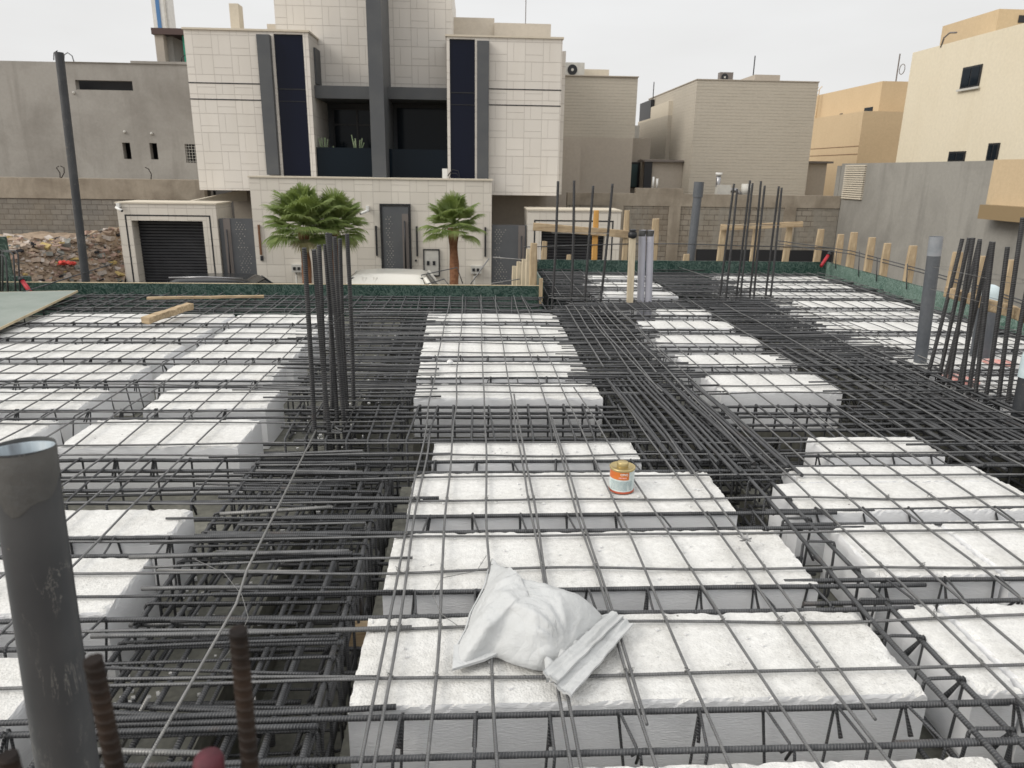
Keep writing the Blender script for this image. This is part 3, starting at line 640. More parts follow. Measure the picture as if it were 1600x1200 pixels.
# ------------------------------------------------------------------ parked cars
def car(x0, y0, Lc, H, lab, paint, roof, boxy):
    t = thing('parked_car', lab, 'car', (x0+Lc/2, y0, GZ), 'cars parked in the street')
    wd = .93; z0 = GZ+.28; belt = GZ+H*.58
    prof = [(0, z0+.15), (.05, belt-.15), (.2, belt), (Lc-1.2, belt), (Lc-.1, belt-.2), (Lc, z0+.2), (Lc-.1, z0), (.1, z0)]
    mb = MB(); n = len(prof)
    ys = [-wd, -wd*.94, wd*.94, wd]; ins = [.04, 0, 0, .04]
    for yy, k in zip(ys, ins):
        for x, z in prof: mb.v.append((x0+x+(k if x < Lc/2 else -k), y0+yy, z+(k*.6 if z < belt-.3 else -k*.6)))
    for j in range(3):
        for i in range(n): i2 = (i+1) % n; mb.face([j*n+i, j*n+i2, (j+1)*n+i2, (j+1)*n+i], None, 0, False)
    mb.face(range(n)[::-1]); mb.face(range(3*n, 4*n))
    mb.build('body', paint, t)
    r0, r1 = roof; zt = GZ+H
    gl = [(r0-(.12 if boxy else .6), belt), (r0, zt-.10), (r1, zt-.10), (r1+(.5 if boxy else .8), belt)]
    mb = MB()
    for yy, k in ((-wd*.93, 0), (-wd*.78, 1), (wd*.78, 1), (wd*.93, 0)): pass
    b = len(mb.v)
    for sgn in (-1, 1):
        for (x, z) in gl: mb.v.append((x0+x, y0+sgn*(wd*.92 if z < zt-.2 else wd*.78), z))
    mb.face([0, 1, 2, 3]); mb.face([7, 6, 5, 4]); mb.face([0, 4, 5, 1]); mb.face([2, 6, 7, 3])
    mb.build('window_band', M['glass2'], t)
    mb = MB(); sec = 10; N = 16                                     # gently crowned roof
    for j in range(sec+1):
        v = j/sec*2-1
        for i in range(N+1):
            u = i/N; edge = min(1, min(u, 1-u)*9); ed2 = min(1, (1-abs(v))*4)
            k_ = .30 if boxy else .12; z = zt-k_+k_*math.sin(min(1, edge)*PI/2)**.7*math.sin(min(1, ed2)*PI/2)**.7-.05*(2*u-1)**2; mb.v.append((x0+r0-.12+(r1-r0+.26)*u, y0+v*wd*(.93 if boxy else .82), z+(.0)))
    for j in range(sec):
        for i in range(N): k = j*(N+1)+i; mb.face([k, k+1, k+N+2, k+N+1], None, 0, True)
    mb.build('roof', paint, t)
    mb = MB()
    for sgn in (-1, 1):
        for xa, xb in ((r0, gl[0][0]), (r1, gl[3][0]), ((r0+r1)/2-.35, (r0+r1)/2-.4)) + (((r0+.45, r0+.4),) if boxy else ()):
            MB().tube([(x0+xa, y0+sgn*wd*.785, zt-.09), (x0+xb, y0+sgn*wd*.925, belt)], .07 if boxy else .03, 5).build('pillar', paint, t)
    for xx in (.85, Lc-.9):
        for sgn in (-1, 1):
            w_ = MB().tube([(x0+xx, y0+sgn*(wd-.2), GZ+.33), (x0+xx, y0+sgn*(wd+.01), GZ+.33)], .33, 20).build('wheel', M['tyre'], t)
            MB().tube([(x0+xx, y0+sgn*(wd+.011), GZ+.33), (x0+xx, y0+sgn*(wd+.02), GZ+.33)], .2, 14).build('rim', M['rim'], w_)
    for sgn in (-1, 1): MB().box(x0+Lc-.09, x0+Lc+.004, y0+sgn*.62-.16, y0+sgn*.62+.16, z0+.42, z0+.56).build('headlight', M['white'], t)
    return t
car(-4.35, 22.6, 4.5, 1.88, 'white boxy off-road car parked below the pierced door', M['carwhite'], (.62, 2.86), True)
bc = car(-10.3, 22.6, 4.8, 1.70, 'glossy black car parked in front of the left garage', M['carblack'], (1.25, 3.55), False)
MB().tube([(-9.05+.0, 21.95, GZ+1.72), (-8, 21.93, GZ+1.75), (-6.9, 21.95, GZ+1.71)], .025, 6).build('roof_rail', M['rim'], bc)

# ------------------------------------------------------------------ formwork of the slab
H = .27
FD = MB()
rects = [(-5.6, -.84, .2, 8.5), (-.40, .92, .2, 3.68), (.92, 1.48, .2, 3.0), (-.40, .88, 4.44, 8.5), (1.55, 2.55, 4.55, 7.7), (1.48, 2.55, .2, 3.62), (3.36, 5.27, .2, 10.68), (1.5, 2.5, 8.35, 10.68)]
for r_ in rects: FD.box(r_[0], r_[1], r_[2], r_[3], -.62, -H-.004)
FD.box(-5.6, .78, .15, 8.52, -.66, -.622); FD.box(.78, 5.28, .15, 10.69, -.66, -.622)
tag(FD.build('formwork_deck', M['deck']), 'dusty shuttering deck carrying the foam blocks and bars', 'formwork')

def ordn(k): return ('first second third fourth fifth sixth seventh eighth ninth tenth eleventh twelfth thirteenth fourteenth fifteenth'.split())[k]

def foam(x0, x1, y0, y1, lab, group, h=H, near=False, seed=0, skew=0., base=None):
    rr = random.Random(int(x0*977+y0*7919)+seed); res = .017 if near else (.035 if y0 < 5 else .06)
    nx = max(3, int((x1-x0)/res)); ny = max(3, int((y1-y0)/res)); mb = MB()
    o = Vector((rr.uniform(0, 50), rr.uniform(0, 50), 0)); A_ = .011 if near else .013
    def nz_(x, y, z, f): return noise.noise(Vector((x, y, z))*f+o)
    def top(i, j):
        x = x0+(x1-x0)*i/nx; y = y0+(y1-y0)*j/ny; e_ = (i in (0, nx)) or (j in (0, ny)); x_, y_ = x, y
        z = .0022*nz_(x, y, 0, 4)+.0014*nz_(x, y, 0, 31)-.003
        if e_:
            c = .003+max(0, nz_(x, y, 3, 11)-.12)*A_*2.6+max(0, nz_(x, y, 9, 60))*A_*1.1
            z -= c*.25
            if i == 0: x += c
            if i == nx: x -= c
            if j == 0: y += c
            if j == ny: y -= c
        corner = min(abs(x_-x0), abs(x_-x1))+min(abs(y_-y0), abs(y_-y1))
        if corner < .05 and rr.random() < .4: z -= .012
        return (x+skew*(y_-y0), y, z)
    for j in range(ny+1):
        for i in range(nx+1): mb.v.append(top(i, j))
    for j in range(ny):
        for i in range(nx): k = j*(nx+1)+i; mb.face([k, k+1, k+nx+2, k+nx+1], None, 0, 0 < i < nx-1 and 0 < j < ny-1)
    ring = [(i, 0) for i in range(nx)]+[(nx, j) for j in range(ny)]+[(i, ny) for i in range(nx, 0, -1)]+[(0, j) for j in range(ny, 0, -1)]
    prev = [j*(nx+1)+i for i, j in ring]
    for lev, zz in enumerate((-.014, -.03, -h)):
        cur = []
        for (i, j) in ring:
            x = x0+(x1-x0)*i/nx; y = y0+(y1-y0)*j/ny
            c = max(0, nz_(x, y, 20, 40))*A_*.5 if lev == 0 else 0
            if i == 0: x += c
            if i == nx: x -= c
            if j == 0: y += c
            if j == ny: y -= c
            zj = zz+((.016 if lev == 0 else .008)*nz_(x, y, 30+lev*5, 34) if lev < 2 else 0)
            cur.append(len(mb.v)); mb.v.append((x+skew*(y-y0), y, zj))
        m_ = len(ring)
        for q in range(m_): q2 = (q+1) % m_; mb.face([prev[q2], prev[q], cur[q], cur[q2]], None, 0, False)
        prev = cur
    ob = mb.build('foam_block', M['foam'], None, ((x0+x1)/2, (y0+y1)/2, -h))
    return tag(ob, lab, 'foam block', group)

G = 'white foam void blocks of the slab'
CR = [(1.00, 1.43, -.34, 1.30), (1.655, 2.065, -.345, 1.285), (2.225, 2.64, -.32, 1.235), (2.795, 3.24, -.29, 1.14), (3.385, 3.66, -.215, .852)]
clab = ['ragged white foam block at the very front, cut by the bottom edge', 'long white foam block carrying the lower half of the white sack', 'long white foam block just behind the white sack', 'wide white foam block that the glue tin stands on', 'short white foam block with a broken corner, behind the glue tin']
for (y0, y1, x0, x1), lb in zip(CR, clab): foam(x0, x1, y0, y1, lb, G, near=True)
CF = [(4.445, 4.77), (4.92, 5.36), (5.555, 6.06), (6.25, 6.72), (6.92, 7.33)]
for k, (y0, y1) in enumerate(CF): foam(-.39-.02*k, .835, y0, y1, 'white foam block in the middle strip, %s row beyond the deep cross beam' % ordn(k), G)
LR = [(3.61, 4.04), (4.245, 4.65), (4.89, 5.27), (5.48, 5.93), (6.18, 6.575), (6.80, 7.22)]
for k, (y0, y1) in enumerate(LR):
    xr = -1.24 if k == 0 else (-1.27 if k == 1 else -1.40)
    foam(-4.15, -2.38, y0, y1, 'outer left bay foam block, %s row beyond the cross cage' % ordn(k), G)
    foam((-2.16, -2.0, -2.2, -2.24, -2.24, -2.33)[k], xr, y0, y1, 'inner left bay foam block beside the column beam, %s row beyond the cross cage' % ordn(k), G)
for k, (y0, y1) in enumerate([(1.05, 1.42), (1.62, 1.90), (2.12, 2.475), (2.645, 2.88)]):
    foam(-2.6, -1.205-.02*(k == 1), y0, y1, 'foam block seen past the big grey pipe, %s row from the front' % ordn(k), G, near=True)
    foam(-4.2, -2.66, y0, y1, 'foam block at the far left edge, %s row from the front' % ordn(k), G)
foam(1.46, 2.4, 1.02, 1.44, 'foam block at the bottom right corner of the slab', G, near=True)
foam(1.425, 1.57, 1.66, 2.09, 'narrow foam offcut left of a dark joint, lower right', G, near=True)
foam(1.59, 2.5, 1.66, 2.09, 'big foam block at the lower right edge, right of the narrow offcut', G, near=True)
foam(1.49, 1.95, 2.27, 2.69, 'square foam block in the lower right, left of a stepped joint', G, near=True)
foam(1.97, 3.0, 2.25, 2.70, 'foam block touching the right edge beyond the stepped joint', G, near=True)
foam(1.42, 2.56, 2.80, 3.10, 'stepped foam block forming the front of the small right island', G, near=True)
foam(1.55, 2.55, 3.105, 3.30, 'thin foam strip packed behind the stepped block on the right', G, near=True)
foam(1.86, 2.48, 3.43, 3.71, 'short foam block at the back of the small right island', G, near=True)
for k, (y0, y1, x0, x1) in enumerate([(4.58, 5.02, 1.66, 2.50), (5.27, 5.61, 1.62, 2.49), (5.99, 6.33, 1.60, 2.50), (6.65, 6.98, 1.60, 2.49), (7.35, 7.60, 1.95, 2.48)]):
    foam(x0, x1, y0, y1, 'foam block between the two dense beams, %s row beyond the gap' % ordn(k), G, near=(k == 0))
for k, (y0, y1) in enumerate([(8.45, 8.80), (9.2, 9.55), (9.9, 10.28)]):
    foam(1.55, 2.43, y0, y1, 'small foam block behind the two lilac pipes, %s row back' % ordn(k), G)
FR = [3.62, 4.28, 4.96, 5.63, 6.30, 6.98, 7.58, 8.2, 8.87, 9.58, 10.28]
for k, yb in enumerate(FR):
    foam(3.42, 4.95, yb-(.44 if k not in (6, 7) else .40), yb, 'foam block of the far right bay, %s row from the near side' % ordn(k), G)
foam(3.42, 5.1, 2.5, 2.95, 'foam block of the far right bay nearest the camera', G)

# ------------------------------------------------------------------ reinforcement
def wav(a0, a1, fn, amp, seed, step=.12):
    n = max(2, int(abs(a1-a0)/step)); o = []
    for i in range(n+1):
        a = a0+(a1-a0)*i/n; q = fn(a); v = Vector((a*1.3, seed*7.7, 0)); v2 = Vector((a*1.3, seed*3.1, 9))
        o.append(Vector(q)+Vector((0 if q_axis == 'x' else amp*noise.noise(v), amp*noise.noise(v) if q_axis == 'x' else 0, amp*.6*noise.noise(v2))))
    return o
q_axis = 'x'
LOG = {'cross_bar': [], 'long_bar': []}
def bar(name, parent, mt, axis, a0, a1, b, z, r, amp=.008, n=6, hook0=0, hook1=0, slope=0., dz=0., b1=None):
    global q_axis; q_axis = axis; sd = R.random()*99
    def fn(a):
        t = (a-a0)/(a1-a0); bb = b+((b1-b)*t if b1 is not None else slope*(a-a0)); zz = z+dz*t
        return (a, bb, zz) if axis == 'x' else (bb, a, zz)
    pts = wav(a0, a1, fn, amp, sd)
    if name in LOG: LOG[name].append(pts)
    if hook0: pts = [pts[0]+Vector((0, 0, -hook0)), pts[0]+Vector((0, 0, -.02))] + pts
    if hook1: pts = pts + [pts[-1]+Vector((0, 0, -.02)), pts[-1]+Vector((0, 0, -hook1))]
    return MB().tube(pts, r, n).build(name, mt, parent)
def hoop_path(wd, h, tail=.07, cr=.018):
    # closed link in the (s, z) plane with two hook tails at one top corner
    P = []
    cs = [(wd/2, 0, 0), (wd/2, -h, 1), (-wd/2, -h, 2), (-wd/2, 0, 3)]
    P.append((wd/2-tail*.7, -tail*.8)); P.append((wd/2-cr*.6, -cr*.5))
    P += [(wd/2-cr, 0), (-wd/2+cr, 0), (-wd/2+.005, -.005), (-wd/2, -cr), (-wd/2, -h+cr), (-wd/2+.005, -h+.005), (-wd/2+cr, -h), (wd/2-cr, -h), (wd/2-.005, -h+.005), (wd/2, -h+cr), (wd/2, -cr), (wd/2-.004, -.002), (wd/2-tail*.55, -tail*.95)]
    return P
def hoops(parent, axis, positions, b, zt, wd, h, r, mt, name='link', tilt=.18, tail=.07, skip=0.):
    first = None; pl = parent_loc(parent)
    variants = []
    for vi in range(3):
        lean = R.uniform(-tilt, tilt)*.12
        P = hoop_path(wd*R.uniform(.97, 1.02), h, tail)
        pts = []
        for i, (s, z) in enumerate(P):
            off = .006*i/len(P)+lean*(-z/h if h else 0)
            if vi == 1: s = -s
            pts.append((off, s, z) if axis == 'x' else (s, off, z))
        variants.append(MB().tube(pts, r, 5))
    made = [None]*3
    for a in positions:
        vi = R.randrange(3); c = Vector((a, b, zt+R.uniform(-.004, .004))) if axis == 'x' else Vector((b, a, zt+R.uniform(-.004, .004)))
        if made[vi] is None:
            mb = variants[vi]; mb.v = [tuple(Vector(v)+pl) for v in mb.v]; made[vi] = mb.build(name, mt, parent); made[vi].location = c-pl; o = made[vi]
        else: o = copy_of(made[vi], parent, c-pl)
        o.rotation_euler = (0, 0, R.uniform(-tilt, tilt)*.5)
def frange(a, b, st):
    o = []
    while a < b: o.append(a); a += st
    return o

def rib_cage(yc, x0, x1, lab, hx0=None, hx1=None, r=.0085, near=False, half=.07):
    t = thing('rib_cage', lab, 'rebar cage', ((x0+x1)/2, yc, -.24), 'rib cages between the foam rows')
    for s in (-1, 1):
        bar('main_bar', t, M['rebar'], 'x', x0+R.uniform(-.15, .15), x1+R.uniform(-.15, .15), yc+s*half, -.006, r, .006, 7 if near else 5)
        bar('main_bar', t, M['rebar'], 'x', x0+.1, x1-.1, yc+s*half*.9, -.225, r, .004, 5)
    hoops(t, 'x', frange(hx0 if hx0 is not None else x0+.1, hx1 if hx1 is not None else x1-.1, .20), yc, .004, half*2+.022, .235, .0044, M['rebar'], tilt=.35, tail=.085)
    return t
gc = [1.545, 2.145, 2.72, 3.315]
nm = ['at the very front of the slab', 'crossing under the white sack', 'right behind the white sack', 'directly in front of the glue tin block']
nm = ['in front of the sack block, nearest the camera', 'running beneath the white sack', 'between the sack blocks and the glue tin block', 'just behind the glue tin']
for y, lb in zip(gc, nm): rib_cage(y, -.95, 1.55, 'steel rib cage '+lb, -.2, 1.25, near=True)
for k, y in enumerate((4.85, 5.455, 6.155, 6.82)): rib_cage(y, -1.1, 1.3, 'middle strip rib cage, %s gap beyond the deep cross beam' % ordn(k), -.3, .85, r=.0075)
for k, y in enumerate((4.14, 4.77, 5.375, 6.055, 6.69)): rib_cage(y, -4.6, -.62, 'steel rib cage of the left bay, %s gap from the near side' % ordn(k), -4.1, -1.3, r=.0075)
for k, y in enumerate((1.52, 2.01, 2.56)): rib_cage(y, -4.3, -.45, 'rib cage seen past the big grey pipe, %s gap from the front' % ordn(k), -3.2, -1.15, near=True)
for k, y in enumerate((1.55, 2.18, 2.745)): rib_cage(y, 1.2, 3.2, 'steel rib cage in the lower right blocks, %s gap from the front' % ordn(k), 1.5, 2.6, near=True)
rib_cage(3.365, 1.3, 3.1, 'steel rib cage inside the small right island of foam', 1.6, 2.5, near=True)
for k, y in enumerate((5.145, 5.80, 6.49, 7.165)): rib_cage(y, 1.1, 3.0, 'steel rib cage between the two dense beams, %s gap back' % ordn(k), 1.6, 2.5, r=.0075)
for k, y in enumerate((9.0, 9.72)): rib_cage(y, 1.0, 3.0, 'steel rib cage behind the lilac pipes, %s gap back' % ordn(k), 1.6, 2.5, r=.007)
for k in range(len(FR)-1):
    y = (FR[k]+FR[k+1]-.44)/2; rib_cage(y, 3.0, 5.2, 'steel rib cage of the far right bay, %s gap from the near side' % ordn(k), 3.4, 4.9, r=.0075)

def beam_cage(axis, b0, b1, a0, a1, zt, h, ntop, nbot, lab, rb=.0095, hs=.15, extra=0, loc=None, hw=None, side=2, rh=.0055):
    bc_, wd = (b0+b1)/2, b1-b0
    t = thing('beam_cage', lab, 'rebar cage', ((a0+a1)/2, bc_, zt-h) if axis == 'x' else (bc_, (a0+a1)/2, zt-h), 'beam cages of the slab')
    for lvl, n_, z in ((0, ntop, zt-.012), (1, nbot, zt-h+.02)):
        for k in range(n_):
            b = b0+.02+(wd-.04)*k/(n_-1)+R.uniform(-.012, .012)
            bar('main_bar', t, M['rebar'], axis, a0+R.uniform(0, .25), a1-R.uniform(0, .25), b, z+R.uniform(-.006, .006), rb, .012, 6)
    for k in range(side):
        for b in (b0+.015, b1-.015): bar('side_bar', t, M['rebar'], axis, a0, a1, b, zt-h*(k+1)/(side+1), rb*.8, .01, 5)
    ps = frange(a0+.1, a1-.05, hs); ps = ps[:int(97-ntop-nbot-2*side)]
    hoops(t, axis, ps, bc_, zt, wd, h, rh, M['rebar'], tilt=.12, tail=.09)
    return t
def extras(lab, group, items, loc):
    t = thing('top_bars', lab, 'rebar bundle', loc, group)
    for (axis, a0, a1, b, z, r, hk, mt, b1) in items[:98]:
        bar('bar', t, M[mt], axis, a0, a1, b, z, r, .012, 6, hook1=hk, b1=b1)
GX = 'top bars tied over the beams'
beam_cage('y', -1.12, -.42, .5, 3.6, -.03, .36, 7, 6, 'wide beam cage running toward the camera between left and middle blocks', hs=.10)
beam_cage('y', -1.20, -.48, 4.4, 8.4, -.03, .34, 8, 6, 'wide beam cage left of the middle strip, beyond the column bars', hs=.14)
beam_cage('y', .90, 1.52, 3.1, 8.2, -.04, .36, 8, 6, 'wide beam cage between the middle strip and the next foam strip', hs=.13)
beam_cage('y', .88, 1.45, 8.4, 10.6, -.04, .36, 7, 6, 'beam cage in the far notch behind the four column bars', hs=.15)
beam_cage('y', 2.56, 3.34, 3.3, 8.2, -.04, .36, 9, 6, 'widest beam cage, right side, crossed by a long pale wire', hs=.13)
beam_cage('y', 2.56, 3.34, 8.4, 10.6, -.04, .36, 8, 6, 'far end of the right beam cage beyond the second column', hs=.15)
beam_cage('y', 1.30, 1.425, .6, 3.5, .012, .25, 2, 2, 'narrow trimmer cage with heavy twin bars beside the right foam', rb=.0085, hs=.2, side=0)
beam_cage('x', 3.74, 4.36, -1.15, 3.4, -.02, .42, 6, 6, 'deep cross beam cage behind the glue tin, crossing the picture', hs=.115, side=4, rh=.0068)
beam_cage('x', 2.98, 3.50, -4.6, -.5, -.02, .30, 5, 4, 'cross beam cage on the left, in front of the long foam row', hs=.18, side=2)
beam_cage('x', 7.42, 8.36, -5.3, .82, .0, .34, 7, 6, 'far edge beam cage against the left green board', hs=.17, side=1, rh=.006)
beam_cage('x', 7.72, 8.30, .85, 3.6, -.01, .34, 8, 6, 'cross beam cage joining the middle and right columns', hs=.15)
beam_cage('x', 10.36, 10.64, .9, 5.1, -.02, .3, 6, 4, 'edge beam cage against the far green board', hs=.2)
beam_cage('y', 4.99, 5.22, 3.0, 10.3, -.02, .3, 5, 4, 'edge beam cage along the right green board', hs=.2)
beam_cage('x', 3.74, 4.36, 3.45, 5.2, -.02, .42, 6, 4, 'short cross beam cage beyond the right column bars', hs=.2)
# dense loose laid bars on top of the beams
it = []
for k in range(25):
    y = 1.05+k*.10+R.uniform(-.03, .03); x0 = R.uniform(-1.3, -.95); x1 = R.uniform(-.66, -.42)
    it.append(('x', x0, x1, y, R.choice((-.055, -.02, .0, .006)), R.choice((.005, .005, .0075, .0085)), R.choice((0, .08, .12)), R.choice(('rebar', 'thin', 'rebar', 'bright')), y+R.uniform(-.07, .07)))
for k in range(12):
    y = 1.2+k*.2+R.uniform(-.05, .05); it.append(('x', R.uniform(-1.45, -1.1), R.uniform(-.28, -.1), y, R.uniform(.0, .012), R.choice((.005, .008)), 0, R.choice(('rebar', 'thin')), y+R.uniform(-.06, .06)))
for k in range(18):
    y = 1.15+k*.14+R.uniform(-.04, .04); it.append(('x', R.uniform(-1.1, -.9), R.uniform(-.47, -.39), y, R.choice((-.09, -.14, -.2)), R.choice((.0055, .007)), .1, 'rebar', y+R.uniform(-.05, .05)))
for k in range(7):
    x = -1.08+k*.105; it.append(('y', .9, 3.5, x, -.10, .007, 0, 'rebar', x+R.uniform(-.03, .03)))
extras('jumble of short bars laid across the near left beam', GX, it, (-.8, 2.2, 0))
it = []
for k in range(34):
    y = 4.42+k*.088+R.uniform(-.02, .02); it.append(('x', R.uniform(-1.6, -1.25), R.uniform(-.46, -.2), y, R.uniform(-.02, .012), R.choice((.0045, .006, .007)), 0, R.choice(('rebar', 'rebar', 'thin')), y+R.uniform(-.05, .05)))
extras('close grid of short bars across the left beam beyond the column', GX, it, (-.9, 5.8, 0))
it = []
for k in range(16):
    x = .92+k*.04+R.uniform(-.008, .008); it.append(('y', R.uniform(3.1, 3.5), 4.66+R.uniform(-.1, .4), x+.06, R.choice((.0, .014, .024)), .0095, 0, 'rebar', x))
extras('bundle of parallel heavy bars beside the glue tin block', GX, it, (1.2, 3.8, 0))
it = []
for k in range(44):
    y = 4.5+k*.075+R.uniform(-.02, .02); it.append(('x', R.uniform(.62, .86), R.uniform(1.5, 1.72), y, R.uniform(-.015, .02), R.choice((.005, .007, .008)), 0, 'rebar', y+R.uniform(-.06, .06)))
for k in range(7):
    x = .95+k*.09; it.append(('y', 4.5+R.random(), 7.6, x, .028, .006, 0, 'thin', x+R.uniform(-.03, .03)))
extras('dense crossing bars over the beam between middle and second strip', GX, it, (1.2, 6, 0))
it = []
for k in range(20):
    x = 2.50+k*.047+R.uniform(-.01, .01); it.append(('y', R.uniform(3.2, 3.6), R.uniform(5.2, 5.9), x+.05, R.choice((.0, .012, .022)), .0085, R.choice((0, 0, .1)), 'rebar', x))
for k in range(9):
    y = 3.5+k*.2+R.uniform(-.04, .04); it.append(('x', 2.3, R.uniform(3.5, 4.6), y, .035, .006, 0, 'rebar', y+R.uniform(-.06, .06)))
extras('thick mat of heavy bars at the near end of the right beam', GX, it, (2.95, 4.4, 0))
it = []
for k in range(54):
    y = 5.2+k*.056+R.uniform(-.02, .02); it.append(('x', R.uniform(2.35, 2.6), R.uniform(3.3, 3.75), y, R.uniform(-.015, .02), R.choice((.005, .007)), 0, 'rebar', y+R.uniform(-.05, .05)))
extras('dense crossing bars over the right beam toward the second column', GX, it, (2.95, 6.6, 0))
it = []
for k in range(30):
    y = 8.45+k*.08; it.append(('x', .9, R.uniform(1.45, 1.65), y, R.uniform(-.01, .02), .006, 0, 'rebar', y)); it.append(('x', 2.45, R.uniform(3.3, 3.5), y, R.uniform(-.01, .02), .006, 0, 'rebar', y))
extras('close bars over the beams in the far notch', GX, it, (2, 9.6, 0))

# square mesh of thin bars over everything
MS = thing('rebar_mesh', 'thin square steel mesh lying over the foam blocks', 'rebar mesh', (0, 4, .02))
ly = [1.22, 1.735, 1.99, 2.34, 2.565, 2.92, 3.15, 3.46, 3.62]
ly += [4.55, 4.72, 5.02, 5.25, 5.62, 5.9, 6.3, 6.55, 6.98, 7.2, 7.45]
nlat = 0
for y in ly:
    a0, a1 = (-3.2, 5.0) if y < 3.4 else (-4.8, 5.15)
    bar('cross_bar', MS, M['thin'], 'x', a0+R.uniform(-.1, .1), a1, y+R.uniform(-.02, .02), .010, .0049, .022, 6, slope=R.uniform(-.006, .006)); nlat += 1
for y in (3.85, 4.05, 4.25): bar('cross_bar', MS, M['thin'], 'x', -4.6, -.4, y+.1, .010, .0049, .02, 5)
for k in range(9): bar('cross_bar', MS, M['thin'], 'x', .9, 5.2, 8.2+k*.28, .010, .0049, .02, 5)
for k, x in enumerate((-.27, -.11, .05, .235, .435, .63, .835, 1.03)):
    a0 = R.uniform(.75, .95) if k else 1.0
    bar('long_bar', MS, M['thin'], 'y', a0, 8.3 if x < .83 else 4.6, x+(.035 if x == .835 else 0), .020, .0049, .015, 6, slope={.63: -.012, .835: -.055, 1.03: -.03}.get(x, R.uniform(-.004, .004)))
for x in (-.245, .255, 1.06, .455): bar('long_bar', MS, M['thin'], 'y', R.uniform(.9, 2.2), 3.5+R.random(), x, .021, .0049, .012, 6)
for k in range(18): bar('long_bar', MS, M['thin'], 'y', 1.2 if k > 3 else 1.0, 8.35, -1.45-k*.2, .020, .0049, .02, 5, slope=R.uniform(-.004, .004))
for x in (1.5, 1.66, 1.86, 2.06, 2.26, 2.46): bar('long_bar', MS, M['thin'], 'y', 1.0, 8.0, x, .022, .0049, .02, 6, slope=R.uniform(-.006, .006))
for x in (1.38, 2.7, 3.2): bar('long_bar', MS, M['thin'], 'y', 2.4+R.random(), 7.8, x, .040, .0049, .03, 6, slope=R.uniform(-.01, .01))
for k in range(10): bar('long_bar', MS, M['thin'], 'y', 2.6, 10.6, 3.5+k*.18, .020, .0049, .02, 5)
for k in range(6): bar('long_bar', MS, M['thin'], 'y', 8.3, 10.6, 1.0+k*.27, .020, .0049, .02, 5)

def bentbar(name, pts, r, mt, lab, cat='rebar', group=None, n=6):
    return tag(MB().tube([Vector(p) for p in pts], r, n).build(name, M[mt], None, pts[0]), lab, cat, group)
bentbar('loose_bar', [(-.78, 1.2, .03), (-.785, 1.5, .03), (-.775, 2.1, .035), (-.80, 2.3, .04), (-.85, 3.7, .05)], .005, 'bright', 'pale kinked bar lying lengthwise on the near left beam')
pts = [at(x, y, Z=.06) for x, y in ((1035, 409), (1120, 437), (1225, 473), (1330, 512), (1400, 541), (1500, 582), (1610, 628))]
bentbar('loose_wire', pts, .0045, 'bright', 'long pale wire sagging diagonally over the right beam')
pts = [at(x, y, Z=.07) for x, y in ((908, 480), (925, 492), (950, 525), (985, 562), (1012, 590), (1035, 612))]
bentbar('bent_wire', pts, .005, 'thin', 'curved loose bar over the dense beam behind the can')
bentbar('slanting_bar', [at(233, 1088, Z=.02), at(180, 1185, Z=-.18)], .0065, 'bright', 'pale short bar poking up between the near pipe and the rusty bar')
pts = [at(760, 868, Z=.03), at(745, 892, Z=.05), at(690, 903, Z=.06), at(676, 930, Z=.05), at(690, 960, Z=.03), at(730, 988, Z=.02)]
bentbar('binding_wire', pts, .0012, 'bright', 'thin curl of binding wire left of the white sack', 'wire')
pts = [at(300, 872, Z=.02), at(350, 895, Z=.04), at(378, 930, Z=.06), at(388, 965, Z=.05), at(372, 1000, Z=.02), at(345, 1035, Z=-.02)]
bentbar('binding_wire', pts, .0012, 'bright', 'thin strand of wire curling over the left foam corner', 'wire')

# tie knots on the near part of the mesh
kn = MB(); 
for q in range(2): kn.tube([(.0075*math.cos(t_)*(1+.3*q), .0075*math.sin(t_), .009*math.sin(t_*1.0+q*1.5)) for t_ in [k*2*PI/8 for k in range(9)]], .0011, 4)
kn.tube([(0, 0, .007), (.004, .004, .014), (.012, .002, .018)], .0012, 4)
TK = thing('tie_knots', 'small twisted wire knots holding the near mesh together', 'wire ties', (0, 2, .03))
first = None
def lerp_on(pts, ax, v):
    for p, q in zip(pts, pts[1:]):
        if min(p[ax], q[ax]) <= v <= max(p[ax], q[ax]) and p[ax] != q[ax]: return p.lerp(q, (v-p[ax])/(q[ax]-p[ax]))
spots = []
for cb in LOG['cross_bar']:
    for lb in LOG['long_bar']:
        x = lb[0].x; y = None
        for _ in range(3):
            c1 = lerp_on(cb, 0, x)
            if c1 is None: break
            c2 = lerp_on(lb, 1, c1.y)
            if c2 is None: c1 = None; break
            x, y = c2.x, c1.y
        if c1 is not None and y is not None and 1.0 < y < 3.4 and -.4 < x < 2.6: spots.append((x, y))
R.shuffle(spots)
for (x, y) in spots[:96]:
    loc = Vector((x, y, .018))-Vector(TK.location)
    if first is None: first = kn.build('knot', M['tie'], None); first.parent = TK; first.location = loc; o = first
    else: o = copy_of(first, TK, loc)
    o.rotation_euler = (0, 0, R.uniform(0, 6))

